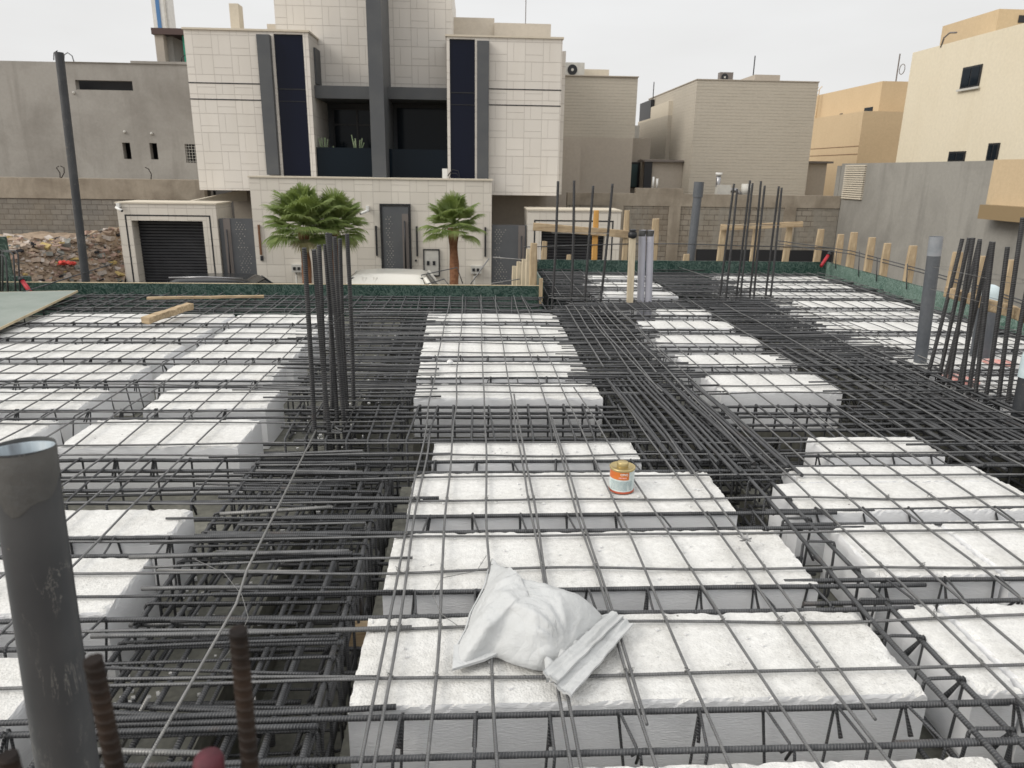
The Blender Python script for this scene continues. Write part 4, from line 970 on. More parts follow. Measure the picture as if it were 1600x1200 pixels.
# ------------------------------------------------------------------ upright column bars
def ribtube(p0, p1, r, mt, name, parent, dense=True):
    p0, p1 = Vector(p0), Vector(p1); L_ = (p1-p0).length; n = int(L_/(.0035 if dense else .03))
    bow = Vector((R.uniform(-.01, .01), R.uniform(-.01, .01), 0))
    pts = [p0.lerp(p1, i/n)+bow*math.sin(PI*i/n) for i in range(n+1)]
    rf = (lambda u, a: 1+.06*max(0, math.sin(u*2*PI/.0125+a)) if abs(math.sin(a/2)) > .2 else 1.08) if dense else None
    return MB().tube(pts, r, 8, rf=rf).build(name, mt, parent)
def link_round(parent, x0, x1, y0, y1, z, mt='thin', r=.005):
    MB().tube([(x1-.06, y0+.05, z), (x1, y0, z), (x0, y0, z), (x0, y1, z), (x1, y1, z), (x1, y0+.004, z+.008), (x1-.05, y0+.07, z+.01)], r, 6).build('link', M[mt], parent)
S1 = thing('column_bars', 'cluster of tall dark upright bars standing left of centre', 'column bars', (-.82, 4.05, -.3), 'starter bars of the columns')
for (x, y, dx, dy, z) in ((-.882, 3.781, .015, 0, 1.01), (-.792, 3.801, -.03, 0, 1.0), (-.875, 4.03, .032, .0, 1.0), (-.80, 4.03, -.02, .05, 1.0), (-.761, 4.03, -.035, 0, 1.065), (-.88, 4.25, .045, .06, 1.04), (-.80, 4.4, .0, .02, 1.0), (-.772, 4.394, .02, 0, 1.03), (-.76, 4.2, -.03, 0, 1.03)):
    ribtube((x, y, -.3), (x+dx, y+dy, z), .0125, M['dark'], 'bar', S1)
link_round(S1, -.93, -.72, 3.74, 4.45, .02); link_round(S1, -.93, -.72, 3.74, 4.45, -.12); link_round(S1, -.92, -.73, 3.76, 4.44, .62, 'rebar', .002)
S2 = thing('column_bars', 'four slim upright bars in front of the right garage', 'column bars', (1.15, 8.15, -.3), 'starter bars of the columns')
for (x, y, x2, z) in ((.886, 8.205, .917, 1.302), (1.097, 8.127, 1.083, 1.312), (1.252, 8.132, 1.296, 1.261), (1.429, 8.181, 1.516, 1.284)): ribtube((x, y, -.3), (x2, y, z), .0145, M['dark'], 'bar', S2, False)
link_round(S2, .85, 1.47, 8.1, 8.24, .03); link_round(S2, .86, 1.50, 8.11, 8.23, .75, 'bright', .002)
S3 = thing('column_bars', 'eight slim paired upright bars in front of the sandy block wall', 'column bars', (3.2, 8.32, -.3), 'starter bars of the columns')
for (x, y, x2, z) in ((2.879, 8.318, 2.922, 1.3), (2.93, 8.26, 2.943, 1.245), (3.073, 8.325, 3.104, 1.338), (3.11, 8.26, 3.112, 1.31), (3.262, 8.376, 3.25, 1.332), (3.285, 8.28, 3.262, 1.285), (3.44, 8.337, 3.448, 1.279), (3.487, 8.30, 3.467, 1.265)): ribtube((x, y, -.3), (x2, y, z), .013, M['dark'], 'bar', S3, False)
link_round(S3, 2.86, 3.5, 8.25, 8.38, .03); link_round(S3, 2.88, 3.48, 8.25, 8.38, .85, 'bright', .002)
S4 = thing('column_bars', 'row of dark upright bars at the right edge by the rough plank', 'column bars', (3.39, 4.7, -.3), 'starter bars of the columns')
for (x, y, x2, y2, z) in ((3.395, 5.088, 3.487, 5.09, .983), (3.389, 4.93, 3.425, 4.93, 1.002), (3.40, 4.90, 3.455, 4.86, 1.0), (3.373, 4.763, 3.356, 4.79, 1.014), (3.41, 4.72, 3.41, 4.68, 1.0), (3.387, 4.622, 3.313, 4.66, 1.006), (3.42, 4.6, 3.36, 4.6, 1.0), (3.38, 4.473, 3.274, 4.48, 1.015), (3.42, 4.44, 3.33, 4.42, .99), (3.457, 4.346, 3.336, 4.35, 1.174), (3.48, 4.3, 3.40, 4.28, 1.0)): ribtube((x, y, -.3), (x2, y2, z), .0135, M['dark'], 'bar', S4)
link_round(S4, 3.33, 3.47, 4.28, 5.11, .02); link_round(S4, 3.32, 3.49, 4.3, 5.1, .62, 'bright', .0015); link_round(S4, 3.31, 3.48, 4.3, 5.1, .78, 'bright', .0015)
# near column bars, right in front of the camera
NB = [((145, 1030), .70, (178, 1230), 'rust', 'blurred rusty bar end leaning against the near grey pipe'), ((372, 984), .70, (398, 1230), 'rust', 'blurred rusty bar end standing alone at the bottom left')]
def dirp(px, py, d): return Vector((0, 0, CZ))+(AX*(px-800)/FPX+AY*(py-600)/FPX+AZ)*d
for (tp, d_, bt, mt, lb) in NB:
    p1 = dirp(*tp, d_); p0 = Vector((p1.x+.012, p1.y+.0, -.3)); o = ribtube(p0, p1, .0088, M[mt], 'upright_bar', None); o['label'] = lb; o['category'] = 'rebar'; o['group'] = 'near column bars'
p1 = dirp(325, 1183, .72); t = thing('capped_bar', 'upright bar with a dark red painted tip at the bottom edge', 'rebar', (p1.x, p1.y, -.3), 'near column bars')
ribtube((p1.x+.01, p1.y, -.3), p1-Vector((0, 0, .04)), .0095, M['rust'], 'bar', t); MB().lathe(p1, [(.011, -.06), (.0145, -.05), (.0148, -.004), (.0125, .001), (0, .002)], 14).build('painted_tip', stuffmat('dull crimson', (.10, .02, .03), (.06, .014, .02), 60, .7), t)
p1 = dirp(12, 1180, .70); o = ribtube((p1.x, p1.y, -.3), p1, .0088, M['rust'], 'upright_bar', None); tag(o, 'blurred rusty bar end in the bottom left corner', 'rebar', 'near column bars')

# ------------------------------------------------------------------ pipes
def pipe(name, p0, p1, r, mt, lab, wall=.004, collar=None, group='plastic pipes standing in the slab', inside=None, grade=0):
    p0, p1 = Vector(p0), Vector(p1); t = thing(name, lab, 'pipe', p0, group)
    ax = (p1-p0).normalized(); L_ = (p1-p0).length
    pts = [p0.lerp(p1, k/12) for k in range(13)]
    MB().tube(pts, r, 32, caps=False).build('shaft', M[mt], t)
    MB().tube([p1, p1-ax*.001, p1-ax*.35], lambda u: r-wall if u > 0 else r-.0002, 32, caps=False).build('bore', M[inside or mt], t)
    return t
P1 = dirp(34, 700, 1.17); b1 = dirp(107, 1200, 1.27); b1 = P1+(b1-P1)*((P1.z+.3)/(P1.z-b1.z))
t = pipe('drain_pipe', b1, P1, .047, 'pvc_dark', 'big blurred grey drain pipe right in front at the left edge', inside='bore')
ax = (P1-b1).normalized()
mb = MB(); N = 32
for j in range(9):
    for k in range(N):
        a_ = 2*PI*k/N; zlow = -.075+.018*math.sin(a_*2+1)+.008*math.sin(a_*5); f = j/8
        rr_ = .0483+.0012*noise.noise(Vector((math.cos(a_)*3, math.sin(a_)*3, f*5))); c = P1+ax*(.002+zlow*f)
        mb.v.append((c.x+rr_*math.cos(a_), c.y+rr_*math.sin(a_), c.z))
for j in range(8):
    for k in range(N): k2 = (k+1) % N; mb.face([j*N+k, (j+1)*N+k, (j+1)*N+k2, j*N+k2], None, 0, True)
mb.build('tape_wrap', M['tape'], t)
pipe('drain_pipe', (-4.57, 8.72, -.4), (-4.48, 8.74, 2.56), .044, 'pvc_dark', 'very tall slim grey pipe in front of the rubble heap')
p = pipe('drain_pipe', (3.53, 5.36, -.3), (3.476, 5.374, .971), .047, 'pvc', 'mid sized leaning grey pipe left of the right column bars')
MB().tube([(3.482, 5.373, .83), (3.476, 5.374, .973)], .0485, 28, caps=False).build('tape_wrap', stuffmat('shiny clear tape', (.23, .25, .27), (.30, .31, .33), 14, .3, bump=.002, bscale=20), p)
p = pipe('drain_pipe', (4.15, 5.55, -.3), (4.12, 5.564, .50), .072, 'pvc', 'short fat grey pipe with a pale cap behind the column bars')
MB().lathe((4.12, 5.564, .48), [(.0745, -.06), (.0755, .04), (.06, .09), (.03, .105), (0, .108)], 24).build('cap', M['capblue'], p)
p = pipe('drain_pipe', (3.405, 4.10, -.3), (3.40, 4.11, .33), .055, 'pvc_dark', 'short dark pipe with a wrapped cap cut by the right edge')
MB().lathe((3.40, 4.11, .33), [(.058, -.10), (.059, .03), (.045, .075), (.02, .085), (0, .087)], 24).build('cap', M['capblue'], p)
p = pipe('drain_pipe', (3.30, 11.1, -1), (3.38, 11.15, 1.28), .064, 'pvc', 'grey socketed pipe standing beyond the far green board')
MB().tube([(3.374, 11.145, 1.06), (3.38, 11.15, 1.285)], .075, 24, caps=False).build('socket', M['pvc'], p)
for (x, x2, lb) in ((1.925, 1.885, 'left one of two slim lilac white pipes'), (2.015, 1.975, 'right one of two slim lilac white pipes')):
    p = pipe('conduit', (x, 8.19, -.3), (x2, 8.19, .785), .041, 'pvcwhite', lb, group='pair of lilac white conduits')
    MB().tube([(x2, 8.19, .72), (x2, 8.19, .787)], .0425, 20, caps=False).build('tape_wrap', M['tape'], p)
t = thing('timber_post', 'pale wooden post with black tape on top beside the lilac pipes', 'post', (1.78, 8.11, -.1))
MB().obox((1.765, 8.11, .33), (.034, 0, 0), (0, .025, 0), (-.008, 0, .42)).build('post', M['woodold'], t)
MB().lathe((1.757, 8.11, .75), [(.03, -.05), (.05, -.035), (.05, .01), (.03, .03), (.045, .04), (.03, .05), (0, .05)], 10).build('tape', M['char_dark'], t)

# ------------------------------------------------------------------ side boards and timbers
def board(x0, x1, y0, y1, lab, marks=None, zt=.098, mt='ply'):
    t = thing('edge_board', lab, 'formwork board', ((x0+x1)/2, (y0+y1)/2, -.62), 'green edge boards of the slab')
    bx('panel', M[mt], t, x0, x1, y0, y1, -.62, zt)
    bx('top_edge', M['woodedge'] if marks else M['ply'], t, x0, x1, y0-.001, y1+.001, zt+.0005, zt+.006)
    return t
t = board(-5.6, .80, 8.53, 8.55, 'dark green board with a pale top edge, closing the left part of the slab', True)
mk = MB(); x = -4.9; k = 0
while x < .72:          # printed rings and slanting letter-like strokes
    zc = .035
    if k % 3 == 0:
        mk.tube([(x+.05*math.cos(a_), 8.528, zc+.045*math.sin(a_)) for a_ in [i*2*PI/16 for i in range(17)]], .0016, 4)
        mk.tube([(x+.022*math.cos(a_), 8.528, zc+.02*math.sin(a_)) for a_ in [.7+i*5/9 for i in range(9)]], .0018, 4)
    elif k % 3 == 1:
        mk.tube([(x-.09, 8.528, zc+.055), (x-.03, 8.528, zc-.05)], .0016, 4); mk.tube([(x-.05, 8.528, zc+.055), (x+.01, 8.528, zc-.05)], .0016, 4)
        mk.tube([(x+.03+.02*math.cos(a_), 8.528, zc+.02*math.sin(a_)) for a_ in [.7+i*5/9 for i in range(9)]], .0018, 4)
    else:
        mk.tube([(x-.05, 8.528, zc-.04), (x-.02, 8.528, zc+.04), (x+.01, 8.528, zc-.04), (x+.04, 8.528, zc+.04), (x+.07, 8.528, zc-.04)], .0015, 4)
    x += .17+R.uniform(-.02, .03); k += 1
mk.build('printed_marks', stuffmat('grey print', (.10, .15, .14), None, rough=.5), t)
board(.802, .822, 8.56, 10.69, 'green board along the side of the notch', zt=.14)
board(.80, 5.29, 10.70, 10.72, 'long green board closing the far end of the slab', zt=.15)
board(5.29, 5.31, 2.6, 10.69, 'scribbled pale green board along the right side', zt=.155, mt='ply_pale')
t = thing('end_stake', 'short upright plank end at the step of the slab edge', 'plank', (.76, 8.5, -.1))
MB().obox((.785, 8.5, .04), (.02, 0, 0), (0, .02, 0), (0, 0, .15)).build('stake', M['wood'], t)
GB = 'raw wooden stakes holding the boards'
def stake(x, y, z1, wd, lab, mt='wood', z0=-.5, tilt=0.):
    hw = wd/2; c = Vector((x, y, (z0+z1)/2)); h_ = (z1-z0)/2
    mb = MB(); n0 = 5; ch = .012
    for k in range(n0+1):
        f = k/n0; z = z0+(z1-z0)*f; ox = tilt*(f-.5)+.004*noise.noise(Vector((x*3, z*3, 1))); s = 1 if k < n0 else .86
        pr = [(-hw, -.02+ch), (-hw+ch, -.02), (hw-ch, -.02), (hw, -.02+ch), (hw, .02-ch), (hw-ch, .02), (-hw+ch, .02), (-hw, .02-ch)]
        for a_, b_ in pr: mb.v.append((x+ox+a_*s, y+b_*s, z+(.01*noise.noise(Vector((a_*40, b_*40, x))) if k == n0 else 0)))
    for k in range(n0):
        for q in range(8): q2 = (q+1) % 8; mb.face([k*8+q, k*8+q2, (k+1)*8+q2, (k+1)*8+q])
    mb.face([n0*8+q for q in range(8)]); 
    return tag(mb.build('timber_stake', M[mt], None, (x, y, z0)), lab, 'stake', GB)
for k, (px, tpy, wpx) in enumerate(((932, 329, 9), (980, 329, 9), (1025, 342, 12), (1130, 350, 11), (1180, 358, 9), (1233, 354, 11), (1282, 358, 12), (850, 377, 9), (888, 398, 8), (1072, 397, 11))):
    v = at(px, tpy, Y=10.84)
    stake(v.x, 10.84, v.z, wpx*.0095, ['orange tinted stake crossing the right garage shutter', 'pale stake beside the right garage edge', 'stake between the lilac pipes and the socketed pipe', 'stake under the left end of the floating plank', 'thin stake among the eight slim bars', 'stake under the right end of the floating plank', 'stake with a reddish stain at the far right corner', 'stub stake near the four slim bars', 'short stub in front of the dark shutter', 'tiny stub just left of the socketed pipe'][k], 'woodorange' if k == 0 else 'wood', tilt=(.02 if k > 2 else .0))
for k, (px, tpy, wpx) in enumerate(((1314, 366, 10), (1335, 363, 11), (1363, 371, 11), (1387, 380, 11), (1427, 384, 13), (1497, 394, 16), (1537, 400, 14), (1583, 406, 15))):
    v = at(px, tpy, X=5.37)
    stake(5.37, v.y, v.z, wpx*.00105*v.y, '%s wooden stake behind the right board, counted from the far corner' % ordn(k), tilt=.0)
def plank(p0, p1, wd, th, mt, lab, cat='plank', up=(0, 0, 1), nseg=14, name='plank', rough_=.006, group=None):
    p0, p1 = Vector(p0), Vector(p1); d_ = (p1-p0); L_ = d_.length; d_.normalize(); sd = d_.cross(Vector(up)).normalized(); u2 = sd.cross(d_)
    mb = MB(); pr = [(-.5, -.42), (-.42, -.5), (.42, -.5), (.5, -.42), (.5, .42), (.42, .5), (-.42, .5), (-.5, .42)]
    for k in range(nseg+1):
        c = p0+d_*(L_*k/nseg)
        for a_, b_ in pr:
            nn = noise.noise(Vector((k*.7, a_*3, b_*3)))*rough_
            mb.v.append(tuple(c+sd*(a_*wd+nn)+u2*(b_*th+nn)))
    for k in range(nseg):
        for q in range(8): q2 = (q+1) % 8; mb.face([k*8+q, k*8+q2, (k+1)*8+q2, (k+1)*8+q])
    mb.face(list(range(8))[::-1]); mb.face([nseg*8+q for q in range(8)])
    return tag(mb.build(name, M[mt], None, p0), lab, cat, group)
plank(at(833, 354, Y=10.80), at(982, 366, Y=10.80), .04, .11, 'woodx', 'rough knotty plank nailed across the stakes by the right garage')
plank(at(1126, 356, Y=10.78), at(1254, 350, Y=10.78), .04, .08, 'woodx', 'rough plank with a red mark on two stakes before the block wall')
plank(at(1478, 455, Y=5.15), at(1612, 497, Y=4.25), .035, .075, 'woodx', 'rough splintered plank tied across the right column bars', rough_=.012)
for k, (px, tpy) in enumerate(((834, 380), (826, 389), (819, 405), (811, 409), (804, 416))):
    y = 8.62+k*.28; v = at(px, tpy, Y=y); stake(v.x, y, v.z, .07 if k else .09, '%s of the stakes bunched outside the step in the slab edge' % ['tallest and nearest', 'second tallest', 'middle one', 'fourth', 'shortest and farthest'][k], 'woodold' if k else 'wood')
plank(at(230, 466, Z=.05), at(412, 463, Z=.06), .045, .025, 'woodx', 'long thin lath lying over the far left edge beam')
plank((-2.93, 6.50, .075), (-2.79, 7.18, .085), .085, .06, 'woodx', 'short thick timber offcut lying on the left foam blocks', rough_=.014)
# handrail bars behind the boards
GRp = 'thin rails tied to the stakes'
bentbar('rail_bar', [at(818, 386, Y=10.82), at(985, 381, Y=10.82), at(1060, 381, Y=10.82), at(1310, 388, Y=10.82)], .008, 'rebar', 'thin rail bar tied across the far stakes, behind the upright bars', group=GRp)
for k, dy in enumerate((0, 5)):
    bentbar('rail_bar', [at(1215, 376+dy, X=4.3+.0), at(1330, 392+dy, X=5.33), at(1440, 421+dy, X=5.33), at(1530, 447+dy, X=5.33), at(1610, 474+dy, X=5.33)], .007, 'rebar', ('upper' if k == 0 else 'lower')+' of two rail bars running along the right board', group=GRp)
for k, (px, a_, b_) in enumerate(((1306, 392, 420), (1342, 392, 432), (1370, 402, 440), (1417, 412, 452), (1456, 398, 430))):
    v0, v1 = at(px+1, a_, X=5.27), at(px-1, b_, X=5.27)
    bentbar('spacer_rod', [v0, v1], .006, 'rebar', '%s thin spacer rod in front of the right board from the far corner' % ordn(k), group='spacer rods on the right board')
for k, (a_, b_, c_) in enumerate((((700, 443), (660, 402), (760, 403)), ((757, 404), (840, 409), (842, 410)), ((735, 444), (764, 406), (800, 432)))):
    pass
bentbar('brace_rod', [at(770, 402, Y=9.2), at(842, 408, Y=9.2)], .008, 'bright', 'pale level rod leading from the palm to the bunched stakes', group='loose rods outside the left board')
bentbar('brace_rod', [at(735, 444, Y=9.0), at(764, 404, Y=9.2)], .008, 'bright', 'pale slanting rod right of the slender palm', group='loose rods outside the left board')
bentbar('brace_rod', [at(768, 443, Y=9.0), at(812, 436, Y=9.1)], .007, 'bright', 'short pale rod low beside the bunched stakes', group='loose rods outside the left board')
bentbar('brace_rod', [at(664, 444, Y=8.8), at(658, 430, Y=8.8), at(714, 418, Y=9), at(723, 443, Y=9)], .007, 'rebar', 'bent dark rod hooking over the corner of the white car', group='loose rods outside the left board')
bentbar('brace_rod', [at(664, 445, Y=8.8), at(694, 436, Y=9), at(701, 445, Y=8.8)], .007, 'rebar', 'small arched rod between white car and slender palm', group='loose rods outside the left board')
bentbar('loose_bar', [at(-30, 477, Y=7.6), at(60, 449, Y=8.2), at(176, 412, Y=9.0)], .007, 'rebar', 'long thin bar jutting up past the left board over the rubble')
# left end panel, bent bars and red clamps
t = thing('formwork_sheet', 'green formwork panel standing at the far left edge', 'formwork board', (-5.7, 8.6, -.6))
v0 = at(8, 370, Y=8.9); bx('panel', M['ply'], t, -6.0, v0.x, 8.9, 8.93, -.6, v0.z); bx('low_panel', M['ply'], t, v0.x+.001, at(46, 430, Y=8.75).x, 8.75, 8.78, -.6, at(46, 432, Y=8.75).z)
for k, (xa, xb, tp) in enumerate(((-12, 8, 398), (4, 20, 393), (0, 27, 391))):
    y = 8.2+.15*k; bentbar('bent_bar', [at(xa, 462, Y=y), at(xa, tp, Y=y), at(xb-3, tp+1, Y=y), at(xb+1, tp+6, Y=y), at(xb+5, 462, Y=y)], .009, 'rebar', ['innermost', 'middle', 'tallest'][k]+' of the bent black bars at the left edge by the green panel', group='bent bars at the left edge')
def clamp(p0, p1, lab):
    p0, p1 = Vector(p0), Vector(p1); t = thing('clamp', lab, 'clamp', p0, 'red formwork clamps')
    MB().tube([p0, p0.lerp(p1, .5), p1], .024, 8).build('arm', M['red'], t); d_ = (p1-p0).normalized()
    MB().tube([p1, p1+d_*.05], .030, 8).build('nut', M['char_dark'], t)
clamp(at(50, 460, Y=8.3), at(35, 439, Y=8.4), 'red clamp arm at the left end of the green board')
clamp(at(1283, 416, Y=10.4), at(1294, 399, Y=10.5), 'red clamp arm in the far right corner of the slab')
# plywood sheet
t = thing('plywood_sheet', 'dusty grey green plywood sheet lying on the left edge', 'plywood', (-4.7, 7, .04))
cs = [(-4.36, 8.15), (-3.93, 5.85), (-5.6, 5.55), (-6.0, 7.85)]
MB().prism([(x, y, .055) for x, y in cs][::-1], (0, 0, .018)).build('sheet', [M['plysheet']], t)
ed = MB()
for k in range(4):
    a_, b_ = Vector((*cs[k], .052)), Vector((*cs[(k+1) % 4], .052)); ed.obox((a_+b_)/2+Vector((0, 0, .0115)), (b_-a_)/2, Vector((0, 0, 1)).cross((b_-a_).normalized())*.0025, (0, 0, .0105))
ed.build('edge', M['woodedge'], t)

# red plastic boxes in the deep beam and paint marks on foam
for k, x in enumerate((.10, .36)):
    t = thing('junction_box', ['left', 'right'][k]+' dark red plastic box deep in the cross beam', 'box', (x, 4.41, -.55), 'red plastic boxes in the cross beam')
    mb = MB(); 
    for i, (s, z) in enumerate(((.07, -.53), (.075, -.36), (.065, -.345))):
        for (a_, b_) in ((-1, -1), (1, -1), (1, .2), (-1, .2)): mb.v.append((x+a_*s, 4.40+b_*s*.5, z))
    for i in range(2):
        for q in range(4): q2 = (q+1) % 4; mb.face([i*4+q, i*4+q2, (i+1)*4+q2, (i+1)*4+q])
    mb.face([8, 9, 10, 11]); mb.face([3, 2, 1, 0]); mb.build('body', stuffmat('dark red plastic', (.17, .012, .02), None, rough=.4), t)
def paint(px, py, lab, sx, sy):
    v = at(px, py, Z=.004); mb = MB(); n = 18
    pts = [(v.x+sx*math.cos(a_)*(1+.35*noise.noise(Vector((math.cos(a_)*2, math.sin(a_)*2, px)))), v.y+sy*math.sin(a_)*(1+.35*noise.noise(Vector((math.cos(a_)*2, math.sin(a_)*2, px+9)))), .003) for a_ in [i*2*PI/n for i in range(n)]]
    mb.prism(pts, (0, 0, .002)); tag(mb.build('paint_mark', M['redmark'], None, v), lab, 'paint mark', 'red paint marks')
paint(1500, 593, 'washed out red paint patch on foam below the right column bars', .12, .16)
paint(1560, 566, 'faint red paint patch behind the right column bars', .12, .12)

# ------------------------------------------------------------------ glue tin
def tin():
    b = Vector((.675, 3.03, .0)); t = thing('glue_tin', 'orange and white solvent tin with a gold cap on the foam', 'tin', b)
    r, h = .056, .118
    body = MB(); N = 48; zs = [(0, 4), (.006, 4), (.009, 0), (.066, 0), (.0665, 1), (.104, 1), (.108, 3)]
    rad = [r+.0025, r+.0025, r, r, r, r, r+.001]
    for (z, m_), q in zip(zs, rad):
        for k in range(N): a_ = 2*PI*k/N; body.v.append((b.x+q*math.cos(a_), b.y+q*math.sin(a_), b.z+z+.003))
    face_ang = -PI/2-.25
    for i in range(len(zs)-1):
        for k in range(N):
            k2 = (k+1) % N; a_ = 2*PI*(k+.5)/N; d_ = math.atan2(math.sin(a_-face_ang), math.cos(a_-face_ang))
            mi = [4, 4, 0, 0, 1, 3][i]
            if i == 4 and not (-1.3 < d_ < .62): mi = 0
            body.face([i*N+k, i*N+k2, (i+1)*N+k2, (i+1)*N+k], None, mi, True)
    body.build('body', [stuffmat('tin label', (.60, .66, .64), (.50, .58, .57), 60, .45, p=(.4, .6)), stuffmat('orange label', (.66, .20, .035), (.56, .13, .03), 30, .4), M['white'], M['tape'], stuffmat('red rim', (.45, .10, .05), None, rough=.4)], t)
    gold = stuffmat('gold lacquer', (.50, .40, .20), (.42, .33, .15), 30, .35, metal=.6)
    MB().lathe(b+Vector((0, 0, .003)), [(r+.0015, .104), (r+.003, .109), (r+.003, .114), (r-.003, .115), (r-.006, .111), (.022, .112), (.020, .112)], 48).build('lid', gold, t)
    MB().lathe(b+Vector((0, 0, .003)), [(.026, .112), (.0265, .132), (.024, .135), (0, .136)], 32).build('cap', gold, t)
    def wrap(txt, size, ang, z, mt, name, bold=0):
        cu = bpy.data.curves.new('t', 'FONT'); cu.body = txt; cu.size = size; cu.align_x = 'CENTER'; cu.extrude = .0004; cu.offset = bold
        ob = bpy.data.objects.new('t', cu); sc.collection.objects.link(ob); dg = bpy.context.evaluated_depsgraph_get()
        me = bpy.data.meshes.new_from_object(ob.evaluated_get(dg)); bpy.data.objects.remove(ob)
        for v in me.vertices:
            a_ = ang+v.co.x/r; q = r+.0007+v.co.z; v.co = Vector((q*math.cos(a_), q*math.sin(a_), z+v.co.y+.003))
        me.materials.append(mt); o = bpy.data.objects.new(name, me); sc.collection.objects.link(o); o.parent = t
    wmat = M['white']; dk = stuffmat('slate ink', (.10, .20, .24), None)
    wrap('CPVC', .014, face_ang+.22, .088, wmat, 'lettering', .0004); wrap('cement', .012, face_ang+.1, .074, stuffmat('pink ink', (.85, .45, .42), None), 'lettering', .0003)
    ln = MB(); rr = random.Random(2)                                # rows of small print
    for row in range(8):
        z = .018+row*.0056; a_ = -.95
        while a_ < .95:
            w_ = rr.uniform(.03, .12)
            if not (.48 < a_ < .56):
                p_ = [(b.x+(r+.0006)*math.cos(face_ang+a_+w_*f), b.y+(r+.0006)*math.sin(face_ang+a_+w_*f), b.z+z+.003) for f in (0, .5, 1)]
                ln.tube(p_, .0008, 3, caps=False)
            a_ += w_+.03
    ln.build('small_print', dk, t)
tin()

